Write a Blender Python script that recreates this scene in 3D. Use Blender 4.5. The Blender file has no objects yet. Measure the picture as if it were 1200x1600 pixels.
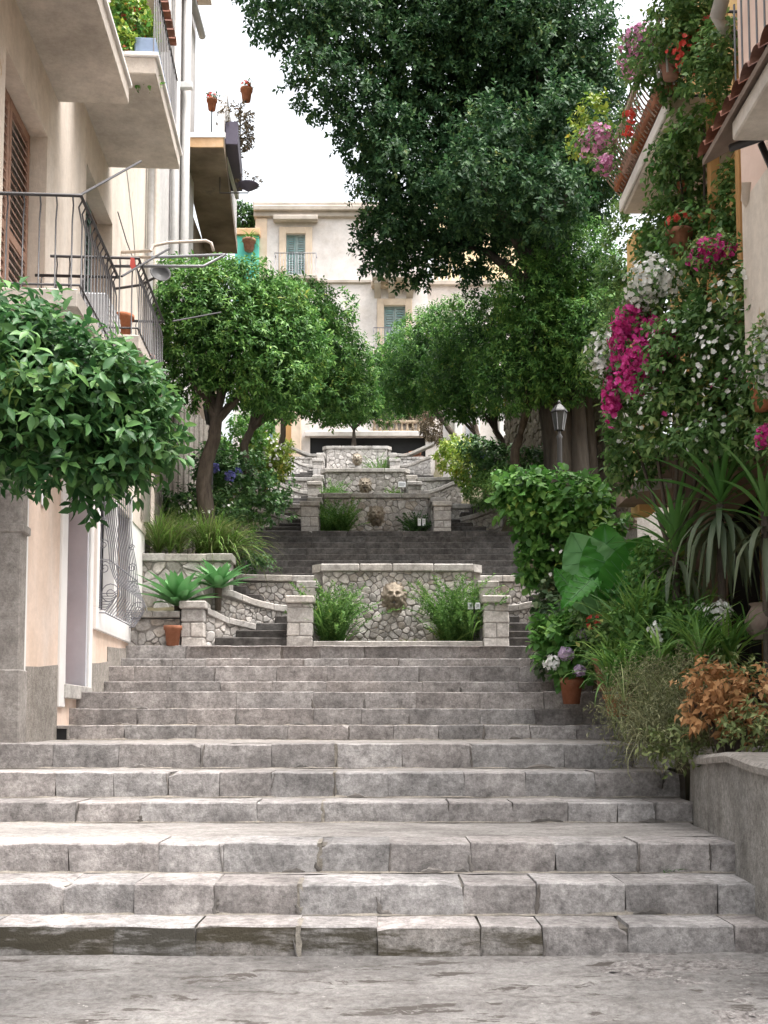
import bpy, math, random
import numpy as np
from mathutils import Vector, Matrix
random.seed(7); rng = np.random.default_rng(11)
SC = bpy.context.scene; COL = SC.collection
R = math.radians
# ------------------------------------------------------------------ camera, sky, sun, exposure
F, CX, HOR, EYE, PITCH = 1700.0, 600.0, 1125.0, 1.26, R(4.0)
YPP = HOR - F*math.tan(PITCH)
cam = bpy.data.cameras.new('camera'); camo = bpy.data.objects.new('camera', cam); COL.objects.link(camo)
camo.location = (0, 0, EYE); camo.rotation_euler = (R(90)+PITCH, 0, 0)
cam.lens = F/1600*36; cam.sensor_width = 36; cam.shift_y = (YPP-800)/1600; cam.clip_end = 1000; cam.clip_start = .05
SC.camera = camo
w = bpy.data.worlds.new('World'); SC.world = w; w.use_nodes = True
nt = w.node_tree; bg = nt.nodes['Background']
SUN_EL, SUN_AZ = R(72), R(112)          # compass azimuth: very high on the right, veiled by bright cloud
sky = nt.nodes.new('ShaderNodeTexSky'); sky.sky_type = 'NISHITA'; sky.sun_disc = False
sky.sun_elevation = SUN_EL; sky.sun_rotation = SUN_AZ; sky.dust_density = 9; sky.air_density = 1.8; sky.ozone_density = 1
hs = nt.nodes.new('ShaderNodeHueSaturation'); hs.inputs['Saturation'].default_value = .25
nt.links.new(sky.outputs[0], hs.inputs['Color']); nt.links.new(hs.outputs[0], bg.inputs[0]); bg.inputs[1].default_value = .15
sl = bpy.data.lights.new('sun', 'SUN'); so = bpy.data.objects.new('sun', sl); COL.objects.link(so)
sl.energy = 1.3; sl.angle = R(25); sl.color = (1, .955, .93)
sd = Vector((math.sin(SUN_AZ)*math.cos(SUN_EL), math.cos(SUN_AZ)*math.cos(SUN_EL), math.sin(SUN_EL)))
so.rotation_euler = (-sd).to_track_quat('-Z', 'Y').to_euler(); so.location = (0, -5, 30)
SC.view_settings.view_transform = 'Standard'; SC.view_settings.look = 'None'
SC.view_settings.gamma = 1; SC.view_settings.exposure = 1.7; SC.view_settings.use_curve_mapping = False
SC.render.engine = 'CYCLES'; SC.cycles.max_bounces = 8; SC.cycles.diffuse_bounces = 6; SC.cycles.transparent_max_bounces = 6

def P(px, py, Y):                       # world point at distance Y seen at photo pixel (px, py)
    u = (px-CX)/F; v = (YPP-py)/F; c, s = math.cos(PITCH), math.sin(PITCH)
    t = Y/(c - v*s)
    return Vector((u*t, Y, EYE + (s + v*c)*t))

# ------------------------------------------------------------------ materials
MATS = {}
def N(t, kind, **kw):
    n = t.nodes.new(kind)
    for k, v in kw.items(): setattr(n, k, v)
    return n
def mat(name, cols, scale=6, detail=6, rough=.85, bump=.3, bscale=40, stretch=(1,1,1), rnd=.0, blotch=.25, bls=1.2, spec=.3, metal=0, dark=None, dsoft=.12, bdist=.02, nr=.65, speck=None):
    """cols: [(pos, rgb)...] noise ramp; rnd: brightness spread between objects; dark: (rgb, threshold, scale, stretch) extra stains"""
    m = bpy.data.materials.new(name); m.use_nodes = True; t = m.node_tree; L = t.links
    b = t.nodes['Principled BSDF']; b.inputs['Roughness'].default_value = rough
    b.inputs['Specular IOR Level'].default_value = spec; b.inputs['Metallic'].default_value = metal
    g = N(t, 'ShaderNodeNewGeometry'); mp = N(t, 'ShaderNodeMapping'); mp.inputs['Scale'].default_value = stretch
    oi = N(t, 'ShaderNodeObjectInfo'); L.new(g.outputs['Position'], mp.inputs[0])
    no = N(t, 'ShaderNodeTexNoise'); no.inputs['Scale'].default_value = scale; no.inputs['Detail'].default_value = detail; no.inputs['Roughness'].default_value = nr
    L.new(mp.outputs[0], no.inputs['Vector'])
    cr = N(t, 'ShaderNodeValToRGB'); e = cr.color_ramp.elements
    while len(e) < len(cols): e.new(.5)
    for i, (p, c) in enumerate(cols): e[i].position = p; e[i].color = (*c, 1)
    L.new(no.outputs[0], cr.inputs[0]); out = cr.outputs[0]
    if blotch:
        n2 = N(t, 'ShaderNodeTexNoise'); n2.inputs['Scale'].default_value = bls; n2.inputs['Detail'].default_value = 4
        L.new(mp.outputs[0], n2.inputs['Vector'])
        r2 = N(t, 'ShaderNodeMapRange'); r2.inputs[1].default_value = .3; r2.inputs[2].default_value = .7
        r2.inputs[3].default_value = 1-blotch; r2.inputs[4].default_value = 1+blotch*.6
        L.new(n2.outputs[0], r2.inputs[0])
        mx = N(t, 'ShaderNodeMix', data_type='RGBA', blend_type='MULTIPLY'); mx.inputs[0].default_value = 1
        cb = N(t, 'ShaderNodeCombineColor')
        for k in range(3): L.new(r2.outputs[0], cb.inputs[k])
        L.new(out, mx.inputs[6]); L.new(cb.outputs[0], mx.inputs[7]); out = mx.outputs[2]
    if speck:
        ns = N(t, 'ShaderNodeTexNoise'); ns.inputs['Scale'].default_value = speck[0]; ns.inputs['Detail'].default_value = 6; ns.inputs['Roughness'].default_value = .85
        L.new(g.outputs['Position'], ns.inputs['Vector'])
        rs_ = N(t, 'ShaderNodeMapRange'); rs_.inputs[1].default_value = .36; rs_.inputs[2].default_value = .62; rs_.inputs[3].default_value = 1-speck[1]; rs_.inputs[4].default_value = 1+speck[1]*.55
        L.new(ns.outputs[0], rs_.inputs[0]); cs = N(t, 'ShaderNodeCombineColor')
        for k in range(3): L.new(rs_.outputs[0], cs.inputs[k])
        mx = N(t, 'ShaderNodeMix', data_type='RGBA', blend_type='MULTIPLY'); mx.inputs[0].default_value = 1
        L.new(out, mx.inputs[6]); L.new(cs.outputs[0], mx.inputs[7]); out = mx.outputs[2]
    if dark:
        rgb, thr, ds, dst = dark
        m3 = N(t, 'ShaderNodeMapping'); m3.inputs['Scale'].default_value = dst; L.new(g.outputs['Position'], m3.inputs[0])
        n3 = N(t, 'ShaderNodeTexNoise'); n3.inputs['Scale'].default_value = ds; n3.inputs['Detail'].default_value = 7; n3.inputs['Roughness'].default_value = .7
        L.new(m3.outputs[0], n3.inputs['Vector'])
        r3 = N(t, 'ShaderNodeMapRange'); r3.inputs[1].default_value = thr; r3.inputs[2].default_value = thr+dsoft
        L.new(n3.outputs[0], r3.inputs[0])
        mx = N(t, 'ShaderNodeMix', data_type='RGBA'); L.new(r3.outputs[0], mx.inputs[0]); L.new(out, mx.inputs[6]); mx.inputs[7].default_value = (*rgb, 1); out = mx.outputs[2]
    if rnd:
        h = N(t, 'ShaderNodeHueSaturation'); r4 = N(t, 'ShaderNodeMapRange'); r4.inputs[3].default_value = 1-rnd; r4.inputs[4].default_value = 1+rnd
        L.new(oi.outputs['Random'], r4.inputs[0]); L.new(r4.outputs[0], h.inputs['Value']); L.new(out, h.inputs['Color']); out = h.outputs[0]
        w2 = N(t, 'ShaderNodeTexWhiteNoise', noise_dimensions='1D'); L.new(oi.outputs['Random'], w2.inputs['W'])
        r5 = N(t, 'ShaderNodeMapRange'); r5.inputs[3].default_value = .65; r5.inputs[4].default_value = 1.2
        L.new(w2.outputs[0], r5.inputs[0]); L.new(r5.outputs[0], h.inputs['Saturation'])
    L.new(out, b.inputs['Base Color'])
    if bump:
        nb = N(t, 'ShaderNodeTexNoise'); nb.inputs['Scale'].default_value = bscale; nb.inputs['Detail'].default_value = 8; nb.inputs['Roughness'].default_value = .7
        L.new(mp.outputs[0], nb.inputs['Vector'])
        bp = N(t, 'ShaderNodeBump'); bp.inputs['Strength'].default_value = bump; bp.inputs['Distance'].default_value = bdist
        L.new(nb.outputs[0], bp.inputs['Height']); L.new(bp.outputs[0], b.inputs['Normal'])
    MATS[name] = m; return m
def leafmat(name, dark, mid, light, rough=.5, trans=.22, spec=.35):
    m = bpy.data.materials.new(name); m.use_nodes = True; t = m.node_tree; L = t.links
    b = t.nodes['Principled BSDF']; o = t.nodes['Material Output']; g = N(t, 'ShaderNodeNewGeometry')
    b.inputs['Roughness'].default_value = rough; b.inputs['Specular IOR Level'].default_value = spec
    cr = N(t, 'ShaderNodeValToRGB'); e = cr.color_ramp.elements; e.new(.5); e.new(.9)
    for i, (p, c) in enumerate(((0, dark), (.5, mid), (.9, light), (1, (min(1, light[0]*1.7+.02), light[1]*1.15, light[2])))): e[i].position = p; e[i].color = (*c, 1)
    no = N(t, 'ShaderNodeTexNoise'); no.inputs['Scale'].default_value = 1.6; L.new(g.outputs['Position'], no.inputs['Vector'])
    ma = N(t, 'ShaderNodeMath', operation='MULTIPLY_ADD'); L.new(g.outputs['Random Per Island'], ma.inputs[0]); ma.inputs[1].default_value = .75
    mb = N(t, 'ShaderNodeMath', operation='MULTIPLY_ADD'); L.new(no.outputs[0], mb.inputs[0]); mb.inputs[1].default_value = .9; mb.inputs[2].default_value = -.33
    L.new(mb.outputs[0], ma.inputs[2]); L.new(ma.outputs[0], cr.inputs[0]); L.new(cr.outputs[0], b.inputs['Base Color'])
    tr = N(t, 'ShaderNodeBsdfTranslucent'); ms = N(t, 'ShaderNodeMixShader'); ms.inputs[0].default_value = trans
    L.new(cr.outputs[0], tr.inputs['Color']); L.new(b.outputs[0], ms.inputs[1]); L.new(tr.outputs[0], ms.inputs[2]); L.new(ms.outputs[0], o.inputs['Surface'])
    MATS[name] = m; return m
def plain(name, c, rough=.6, spec=.4, metal=0, bump=0): return mat(name, [(.3, tuple(x*.82 for x in c)), (.7, c)], 14, 4, rough, bump, 60, blotch=.12, spec=spec, metal=metal)

mat('step', [(.3, (0.146,0.132,0.127)), (.42, (0.260,0.239,0.230)), (.54, (0.340,0.315,0.303)), (.72, (0.449,0.420,0.404))], 8, 12, .93, .5, 60, rnd=.17, blotch=.3, bls=2.6, nr=.75, dark=((.085,.075,.068), .61, 4.2, (1,1,.4)), speck=(24,.42))
mat('step_moss', [(.3, (0.113,0.102,0.092)), (.45, (0.215,0.198,0.185)), (.7, (0.373,0.352,0.334))], 8, 12, .93, .5, 60, rnd=.1, blotch=.3, bls=2.2, nr=.75, dark=((.06,.052,.038), .44, 3.2, (.35,1,1.8)), dsoft=.09, speck=(24,.42))
mat('step_shade', [(.3, (0.041,0.037,0.035)), (.5, (0.075,0.070,0.066)), (.75, (0.132,0.122,0.116))], 6, 8, .92, .5, 45, rnd=.12, blotch=.25, bls=2, speck=(16,.4))  # darker stone copy of step; tree shade on the upper flights put into the colour
mat('mortar', [(.3, (.11,.097,.085)), (.7, (.2,.18,.155))], 18, 6, .95, .5, 60)
mat('wall_mortar', [(.3, (.23,.215,.2)), (.7, (.38,.36,.34))], 18, 6, .95, .5, 60)
mat('tan_mortar', [(.3, (.2,.178,.15)), (.7, (.32,.288,.245))], 22, 6, .95, .5, 70, speck=(30,.35))
mat('stain', [(.3, (.12,.108,.098)), (.7, (.2,.182,.168))], 18, 8, .97, .5, 60, rnd=.3)
mat('tread', [(.3, (0.151,0.138,0.127)), (.43, (0.243,0.224,0.210)), (.56, (0.313,0.292,0.275)), (.74, (0.384,0.362,0.342))], 7, 12, .92, .6, 60, blotch=.3, bls=1.6, stretch=(.6,1.1,1), nr=.76, dark=((.16,.14,.12), .62, 4, (.5,1,1)), speck=(24,.35))
mat('street', [(.3, (0.142,0.131,0.123)), (.42, (0.249,0.231,0.219)), (.55, (0.325,0.306,0.292)), (.72, (0.413,0.394,0.377))], 4.5, 14, .92, 1.0, 30, stretch=(.55,1.3,1), blotch=.35, bls=1.1, nr=.78, dark=((.115,.1,.09), .575, 5.5, (.4,1.4,1)), dsoft=.03, bdist=.05, speck=(22,.35))
mat('pebble', [(.3, (.12,.105,.098)), (.5, (.23,.21,.2)), (.7, (.38,.36,.345))], 26, 6, .92, .9, 50, blotch=.2, speck=(40,.5))
mat('rubble', [(.3, (0.349,0.323,0.301)), (.5, (0.488,0.459,0.432)), (.72, (0.615,0.584,0.555))], 9, 7, .92, .55, 45, rnd=.2, blotch=.15, bls=3, speck=(26,.3))
mat('rubble_warm', [(.3, (.3,.262,.225)), (.5, (.41,.367,.325)), (.72, (.52,.48,.44))], 9, 7, .92, .55, 45, rnd=.2, blotch=.15, bls=3, speck=(26,.3))
mat('mask', [(.3, (.2,.165,.125)), (.5, (.3,.255,.2)), (.72, (.4,.35,.29))], 14, 8, .95, .6, 45, speck=(30,.35))
mat('cap', [(.3, (0.272,0.255,0.234)), (.5, (0.414,0.389,0.361)), (.75, (0.525,0.498,0.468))], 6, 7, .9, .4, 45, rnd=.1, blotch=.2, bls=2.5, speck=(22,.3))
mat('brownwall', [(.3, (.13,.1,.075)), (.5, (.22,.18,.135)), (.75, (.31,.26,.2))], 12, 8, .95, .8, 22, blotch=.25, rnd=.2)
mat('roughcast', [(.3, (.2,.185,.165)), (.5, (.32,.3,.275)), (.75, (.44,.42,.39))], 5, 10, .95, .8, 70, stretch=(1,1,.85), blotch=.35, bls=1.6, dark=((.15,.14,.125), .6, 2.2, (1,1,.6)), speck=(30,.45))
mat('plinth', [(.3, (.24,.215,.19)), (.5, (.33,.3,.27)), (.75, (.42,.385,.35))], 9, 9, .95, .8, 60, blotch=.25, speck=(30,.4))
mat('cream', [(.3, (.5,.43,.365)), (.55, (.61,.545,.48)), (.8, (.68,.625,.57))], 2.2, 8, .92, .2, 40, stretch=(1,1,.22), blotch=.18, bls=1, dark=((.42,.3,.19), .645, 3.0, (1,1,.35)), dsoft=.03, speck=(9,.12))
mat('peach', [(.3, (.62,.47,.37)), (.55, (.7,.56,.47)), (.8, (.76,.66,.6))], 1.6, 6, .9, .2, 40, stretch=(1,1,.4), blotch=.14, speck=(9,.1))
mat('white', [(.3, (.68,.66,.65)), (.7, (.8,.79,.78))], 3, 5, .85, .15, 40, stretch=(1,1,.3), blotch=.1)
mat('jamb', [(.3, (.52,.53,.58)), (.7, (.62,.63,.68))], 2, 5, .8, .1, 40, blotch=.08)
mat('greyplaster', [(.3, (.47,.45,.44)), (.55, (.58,.56,.55)), (.8, (.68,.66,.65))], 1.8, 8, .92, .25, 30, stretch=(1,1,.2), blotch=.2, dark=((.4,.36,.33), .66, 2, (1,1,.15)), speck=(7,.14))
mat('slab', [(.3, (.4,.36,.315)), (.55, (.52,.47,.42)), (.8, (.6,.56,.51))], 1.4, 9, .92, .25, 30, blotch=.25, bls=.9, dark=((.3,.26,.22), .66, 1.7, (1,1,1)), speck=(7,.16))
mat('slab_brown', [(.3, (.17,.125,.09)), (.5, (.26,.2,.15)), (.75, (.36,.29,.23))], 1.3, 9, .92, .3, 30, blotch=.35, dark=((.12,.1,.085), .6, 1.3, (1,1,1)))
mat('orange_edge', [(.3, (.5,.3,.15)), (.6, (.66,.45,.28)), (.8, (.7,.6,.5))], 2, 7, .9, .2, 40)
mat('pilaster', [(.3, (.22,.2,.185)), (.5, (.31,.285,.265)), (.75, (.4,.375,.35))], 4, 9, .9, .4, 50, blotch=.2, speck=(26,.35))
mat('palazzo', [(.3, (.56,.5,.45)), (.48, (.68,.63,.6)), (.75, (.76,.73,.71))], .8, 10, .92, .2, 8, blotch=.16, bls=.35, nr=.72, dark=((.5,.44,.38), .62, 1.1, (1,1,.3)), speck=(2.5,.12))
mat('palazzo_trim', [(.3, (.56,.44,.33)), (.7, (.7,.58,.46))], 2, 7, .9, .3, 12, blotch=.2)
mat('tanwood', [(.3, (.3,.23,.16)), (.7, (.44,.36,.27))], 6, 7, .8, .3, 20)
mat('cornice', [(.3, (.38,.33,.28)), (.7, (.58,.52,.46))], 1.5, 8, .9, .3, 12, blotch=.25)
mat('teal', [(.3, (.1,.48,.4)), (.7, (.14,.58,.49))], 2, 5, .85, .15, 20, blotch=.1)
mat('ochre', [(.3, (.55,.34,.13)), (.55, (.68,.45,.2)), (.8, (.74,.55,.3))], 2, 7, .9, .2, 30, blotch=.2)
mat('yellowhouse', [(.3, (.66,.52,.3)), (.7, (.78,.66,.44))], 1, 7, .9, .2, 20, blotch=.15)
mat('pinkwall', [(.3, (.62,.45,.38)), (.7, (.72,.56,.48))], 2, 6, .9, .2, 30, blotch=.12)
mat('brownplaster', [(.3, (.16,.12,.095)), (.7, (.26,.2,.165))], 3, 7, .92, .4, 30, blotch=.25)
mat('soil', [(.3, (.03,.022,.015)), (.7, (.08,.06,.042))], 12, 8, .97, .8, 30)
mat('earth', [(.3, (.045,.045,.022)), (.7, (.11,.09,.055))], 4, 8, .97, .8, 12)
mat('terracotta', [(.3, (.24,.105,.065)), (.55, (.34,.16,.105)), (.8, (.44,.26,.19))], 8, 7, .85, .25, 40, rnd=.15, blotch=.2)
mat('tile', [(.3, (.16,.065,.045)), (.7, (.31,.14,.095))], 9, 7, .9, .3, 40, rnd=.2, blotch=.25)
mat('bark', [(.3, (.045,.035,.028)), (.55, (.095,.076,.06)), (.8, (.16,.135,.11))], 14, 9, .95, .9, 45, stretch=(1,1,.25), blotch=.3)
mat('ficusbark', [(.3, (.035,.029,.024)), (.55, (.07,.06,.05)), (.8, (.12,.104,.09))], 8, 9, .95, .9, 30, stretch=(1,1,.18), blotch=.3)
mat('wood', [(.3, (.36,.19,.07)), (.7, (.52,.3,.12))], 6, 7, .75, .3, 40, stretch=(1,1,.15), blotch=.2)
mat('shutter_rust', [(.3, (.3,.2,.16)), (.7, (.38,.26,.21))], 6, 6, .8, .2, 40, rnd=.1)
mat('shutter_green', [(.3, (.07,.13,.12)), (.7, (.13,.21,.19))], 5, 6, .75, .2, 40, rnd=.1)
mat('shutter_blue', [(.3, (.2,.3,.3)), (.7, (.3,.41,.4))], 5, 6, .75, .2, 40, rnd=.12)
mat('red_door', [(.3, (.25,.07,.055)), (.7, (.36,.12,.09))], 6, 6, .6, .2, 40, stretch=(1,1,.2))
plain('iron', (.045,.042,.045), .55, .5); plain('iron_grey', (.2,.2,.22), .5, .5); plain('lamp_grey', (.06,.06,.063), .5, .4); plain('pvc', (.46,.45,.44), .6); plain('pipe_cream', (.6,.52,.45), .6)
plain('metal_white', (.7,.7,.7), .45); plain('black', (.012,.012,.014), .6); plain('glassdark', (.035,.038,.045), .12, .6); plain('mesh_grey', (.13,.13,.15), .6)
plain('sign', (.82,.84,.86), .4); plain('sign_ink', (.3,.32,.36), .6); plain('frosted', (.055,.06,.06), .35, .3); plain('purple_box', (.11,.095,.14), .6); plain('blue', (.2,.27,.4), .6)
plain('bar_tan', (.27,.19,.14), .6); plain('ac_grey', (.55,.57,.6), .5); plain('red_cloth', (.6,.1,.08), .8)
leafmat('citrus', (0.030,0.095,0.024), (0.083,0.201,0.046), (0.195,0.354,0.085), .5, .34, .25)
leafmat('citrus_near', (0.025,0.081,0.028), (0.057,0.149,0.046), (0.149,0.287,0.081), .45, .3, .3)
leafmat('ficus', (0.013,0.040,0.018), (0.033,0.084,0.033), (0.083,0.160,0.055), .6, .28, .22)
leafmat('shrub', (0.031,0.105,0.020), (0.088,0.231,0.044), (0.198,0.385,0.088), .5, .32)
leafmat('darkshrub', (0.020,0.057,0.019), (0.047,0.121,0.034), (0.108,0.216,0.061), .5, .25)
leafmat('yellowshrub', (.08,.17,.02), (.2,.3,.04), (.38,.44,.08), .5, .3)
leafmat('vine', (0.040,0.103,0.029), (0.103,0.207,0.057), (0.230,0.345,0.115), .55, .34)
leafmat('ivy', (.03,.07,.03), (.08,.14,.06), (.2,.27,.14), .5, .2)
leafmat('fern', (0.040,0.115,0.023), (0.098,0.218,0.046), (0.207,0.356,0.092), .6, .3)
leafmat('fernlight', (.05,.13,.02), (.12,.23,.04), (.22,.35,.08), .55, .3)
leafmat('grassy', (.06,.09,.025), (.14,.18,.06), (.27,.3,.12), .6, .25)
leafmat('rosemary', (0.099,0.110,0.055), (0.209,0.220,0.110), (0.363,0.352,0.198), .7, .3)
leafmat('agave', (.05,.16,.05), (.1,.26,.09), (.2,.38,.16), .5, .2)
leafmat('yucca', (0.031,0.100,0.022), (0.075,0.200,0.044), (0.175,0.312,0.100), .45, .2)
leafmat('yucca_old', (.03,.06,.03), (.08,.11,.06), (.17,.19,.12), .5, .15)
leafmat('alocasia', (0.033,0.143,0.020), (0.055,0.220,0.033), (0.099,0.297,0.055), .4, .3)
leafmat('alocasia_pale', (.1,.27,.1), (.15,.34,.13), (.24,.45,.2), .45, .25)
leafmat('dry', (.26,.12,.045), (.42,.22,.09), (.55,.36,.18), .75, .3)
leafmat('magenta', (.38,.015,.13), (.6,.03,.25), (.75,.12,.42), .6, .3)
leafmat('whiteflower', (.62,.62,.58), (.78,.78,.75), (.85,.85,.84), .6, .25)
leafmat('pinkflower', (.5,.14,.33), (.66,.28,.5), (.8,.5,.66), .6, .3)
leafmat('redflower', (.5,.03,.02), (.65,.07,.05), (.72,.16,.14), .6, .25)
leafmat('lilac', (.35,.25,.4), (.52,.4,.56), (.7,.6,.7), .6, .25)
leafmat('blueflower', (.06,.07,.3), (.12,.13,.42), (.22,.24,.52), .6, .2)
leafmat('brownshrub', (.06,.045,.025), (.14,.11,.07), (.24,.2,.14), .7, .2)

# ------------------------------------------------------------------ object helpers
WL = {}
def tag(o, label=None, cat=None, group=None, kind=None):
    if label: o['label'] = label
    if cat: o['category'] = cat
    if group: o['group'] = group
    if kind: o['kind'] = kind
    return o
def thing(name, loc, label, cat, group=None):
    o = bpy.data.objects.new(name, None); o.empty_display_size = .1; COL.objects.link(o); o.location = loc; WL[o] = Vector(loc)
    return tag(o, label, cat, group)
def link(name, me, m, parent=None):
    if m: me.materials.clear(); me.materials.append(MATS[m])
    o = bpy.data.objects.new(name, me); COL.objects.link(o)
    if parent is not None: o.parent = parent; WL[o] = WL.get(parent, Vector((0,0,0)))
    else: WL[o] = Vector((0,0,0))
    return o
def npmesh(name, V, faces_idx, nper, m, parent=None, smooth=False):
    """V (n,3) world coords; faces_idx flat array, all faces with nper corners"""
    V = np.asarray(V, dtype=np.float64)
    if parent is not None: V = V - np.array(WL.get(parent, Vector((0,0,0))))
    me = bpy.data.meshes.new(name); fi = np.asarray(faces_idx, dtype=np.int32).ravel(); nf = len(fi)//nper
    me.vertices.add(len(V)); me.vertices.foreach_set('co', V.ravel().astype(np.float32))
    me.loops.add(len(fi)); me.loops.foreach_set('vertex_index', fi)
    me.polygons.add(nf); me.polygons.foreach_set('loop_start', np.arange(nf, dtype=np.int32)*nper)
    me.update(calc_edges=True)
    if smooth: me.polygons.foreach_set('use_smooth', np.ones(nf, dtype=bool))
    return link(name, me, m, parent)
def ident(s, z, d): return Vector((s, d, z))     # (x, z, y)
class Frame:                                     # wall frame: s along the wall, z up, d out of the wall
    def __init__(f, O, U, Nn): f.O = Vector(O); f.U = Vector(U).normalized(); f.N = Vector(Nn).normalized()
    def __call__(f, s, z, d=0): return f.O + f.U*s + f.N*d + Vector((0,0,z))
class MB:
    def __init__(s): s.v = []; s.f = []
    def add(s, vs, fs):
        k = len(s.v); s.v += [tuple(v) for v in vs]; s.f += [tuple(i+k for i in f) for f in fs]; return s
    def box(s, fr, s0, s1, z0, z1, d0, d1, c=0, jit=0):
        lo = (s0, z0, d0); hi = (s1, z1, d1)
        J = lambda: random.uniform(-jit, jit) if jit else 0
        if c <= 0:
            pts = [fr(a, b, e) for a in (s0, s1) for b in (z0, z1) for e in (d0, d1)]
            return s.add(pts, [(0,1,3,2),(4,6,7,5),(0,4,5,1),(2,3,7,6),(0,2,6,4),(1,5,7,3)])
        idx = {}; vs = []
        for i in (0,1):
            for j in (0,1):
                for k in (0,1):
                    co = (J(), J(), J())
                    for ax in range(3):
                        q = []
                        for a, bit in enumerate((i,j,k)):
                            base = hi[a] if bit else lo[a]
                            off = 0 if a == ax else (-c if bit else c)
                            q.append(base+off+co[a])
                        idx[(i,j,k,ax)] = len(vs); vs.append(fr(*q))
        fs = []
        for ax in range(3):
            for bit in (0,1):
                o = [a for a in range(3) if a != ax]; cyc = [(0,0),(1,0),(1,1),(0,1)]; q = []
                for (p, r) in cyc:
                    k = [0,0,0]; k[ax] = bit; k[o[0]] = p; k[o[1]] = r; q.append(idx[(*k, ax)])
                fs.append(q)
        for ax in range(3):
            o = [a for a in range(3) if a != ax]
            for p in (0,1):
                for r in (0,1):
                    k0 = [0,0,0]; k0[o[0]] = p; k0[o[1]] = r; k1 = list(k0); k1[ax] = 1
                    fs.append((idx[(*k0,o[0])], idx[(*k1,o[0])], idx[(*k1,o[1])], idx[(*k0,o[1])]))
        for i in (0,1):
            for j in (0,1):
                for k in (0,1): fs.append((idx[(i,j,k,0)], idx[(i,j,k,1)], idx[(i,j,k,2)]))
        return s.add(vs, fs)
    def tube(s, path, rad, n=8, caps=True):
        path = [Vector(p) for p in path]; rad = rad if hasattr(rad, '__len__') else [rad]*len(path); rings = []
        up = Vector((0,0,1)); k0 = len(s.v); ref = None
        for i, p in enumerate(path):
            t = (path[min(i+1, len(path)-1)] - path[max(i-1, 0)])
            t = t.normalized() if t.length > 1e-9 else up
            if ref is None: ref = t.cross(up) if abs(t.z) < .9 else t.cross(Vector((1,0,0)))
            a = (ref - t*ref.dot(t)).normalized(); ref = a; b = t.cross(a)
            for k in range(n):
                an = 2*math.pi*k/n; s.v.append(tuple(p + (a*math.cos(an) + b*math.sin(an))*rad[i]))
        for i in range(len(path)-1):
            for k in range(n):
                q = k0+i*n; s.f.append((q+k, q+(k+1)%n, q+n+(k+1)%n, q+n+k))
        if caps: s.f.append(tuple(k0+k for k in range(n))); s.f.append(tuple(k0+(len(path)-1)*n+k for k in range(n)))
        return s
    def lathe(s, c, prof, n=16):
        k0 = len(s.v); c = Vector(c)
        for (r, z) in prof:
            for k in range(n):
                an = 2*math.pi*k/n; s.v.append((c.x+r*math.cos(an), c.y+r*math.sin(an), c.z+z))
        for i in range(len(prof)-1):
            for k in range(n): q = k0+i*n; s.f.append((q+k, q+(k+1)%n, q+n+(k+1)%n, q+n+k))
        return s
    def build(s, name, m, parent=None, smooth=False):
        o = WL.get(parent, Vector((0,0,0))) if parent is not None else Vector((0,0,0))
        me = bpy.data.meshes.new(name); me.from_pydata([(v[0]-o.x, v[1]-o.y, v[2]-o.z) for v in s.v], [], s.f)
        if smooth: me.polygons.foreach_set('use_smooth', [True]*len(me.polygons))
        me.update(); return link(name, me, m, parent)
def box(name, m, parent, fr, *a, **k): return MB().box(fr, *a, **k).build(name, m, parent)
def tube(name, m, parent, path, rad, n=8): return MB().tube(path, rad, n).build(name, m, parent, True)
def structure(o): o['kind'] = 'structure'; return o

# ------------------------------------------------------------------ foliage helpers
def nrmz(a): return a/np.maximum(np.linalg.norm(a, axis=-1, keepdims=True), 1e-9)
LEAF_S = (np.array([(0,0,0),(.42,-.5,.10),(1,0,-.10),(.42,.5,.10),(.45,0,0)]), [(0,4,1),(1,4,2),(2,4,3),(3,4,0)])
LEAF_O = (np.array([(0,0,0),(.22,-.36,.05),(.55,-.5,.07),(.84,-.26,-.02),(1.05,0,-.14),(.84,.26,-.02),(.55,.5,.07),(.22,.36,.05),(.3,0,-.02),(.62,0,-.01)]),
          [(0,8,1),(1,8,2),(8,9,2),(2,9,3),(3,9,4),(4,9,5),(5,9,6),(6,9,8),(6,8,7),(7,8,0)])
FLOWER = (np.array([(0,0,0),(.5,-.5,.1),(.95,-.32,.02),(.95,.32,.02),(.5,.5,.1)]), [(0,1,2),(0,2,3),(0,3,4)])
def leafcloud(name, m, parent, B, D, U, L, W, tmpl=LEAF_S):
    D = nrmz(D); S = nrmz(np.cross(D, U)); U = np.cross(S, D); T, fs = tmpl; n = len(B); L = np.asarray(L)[:,None,None]; W = np.asarray(W)[:,None,None]
    V = B[:,None,:] + L*T[None,:,0:1]*D[:,None,:] + W*T[None,:,1:2]*S[:,None,:] + L*T[None,:,2:3]*U[:,None,:]
    fi = np.array(fs)[None] + (np.arange(n)*len(T))[:,None,None]
    return npmesh(name, V.reshape(-1,3), fi, 3, m, parent)
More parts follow.
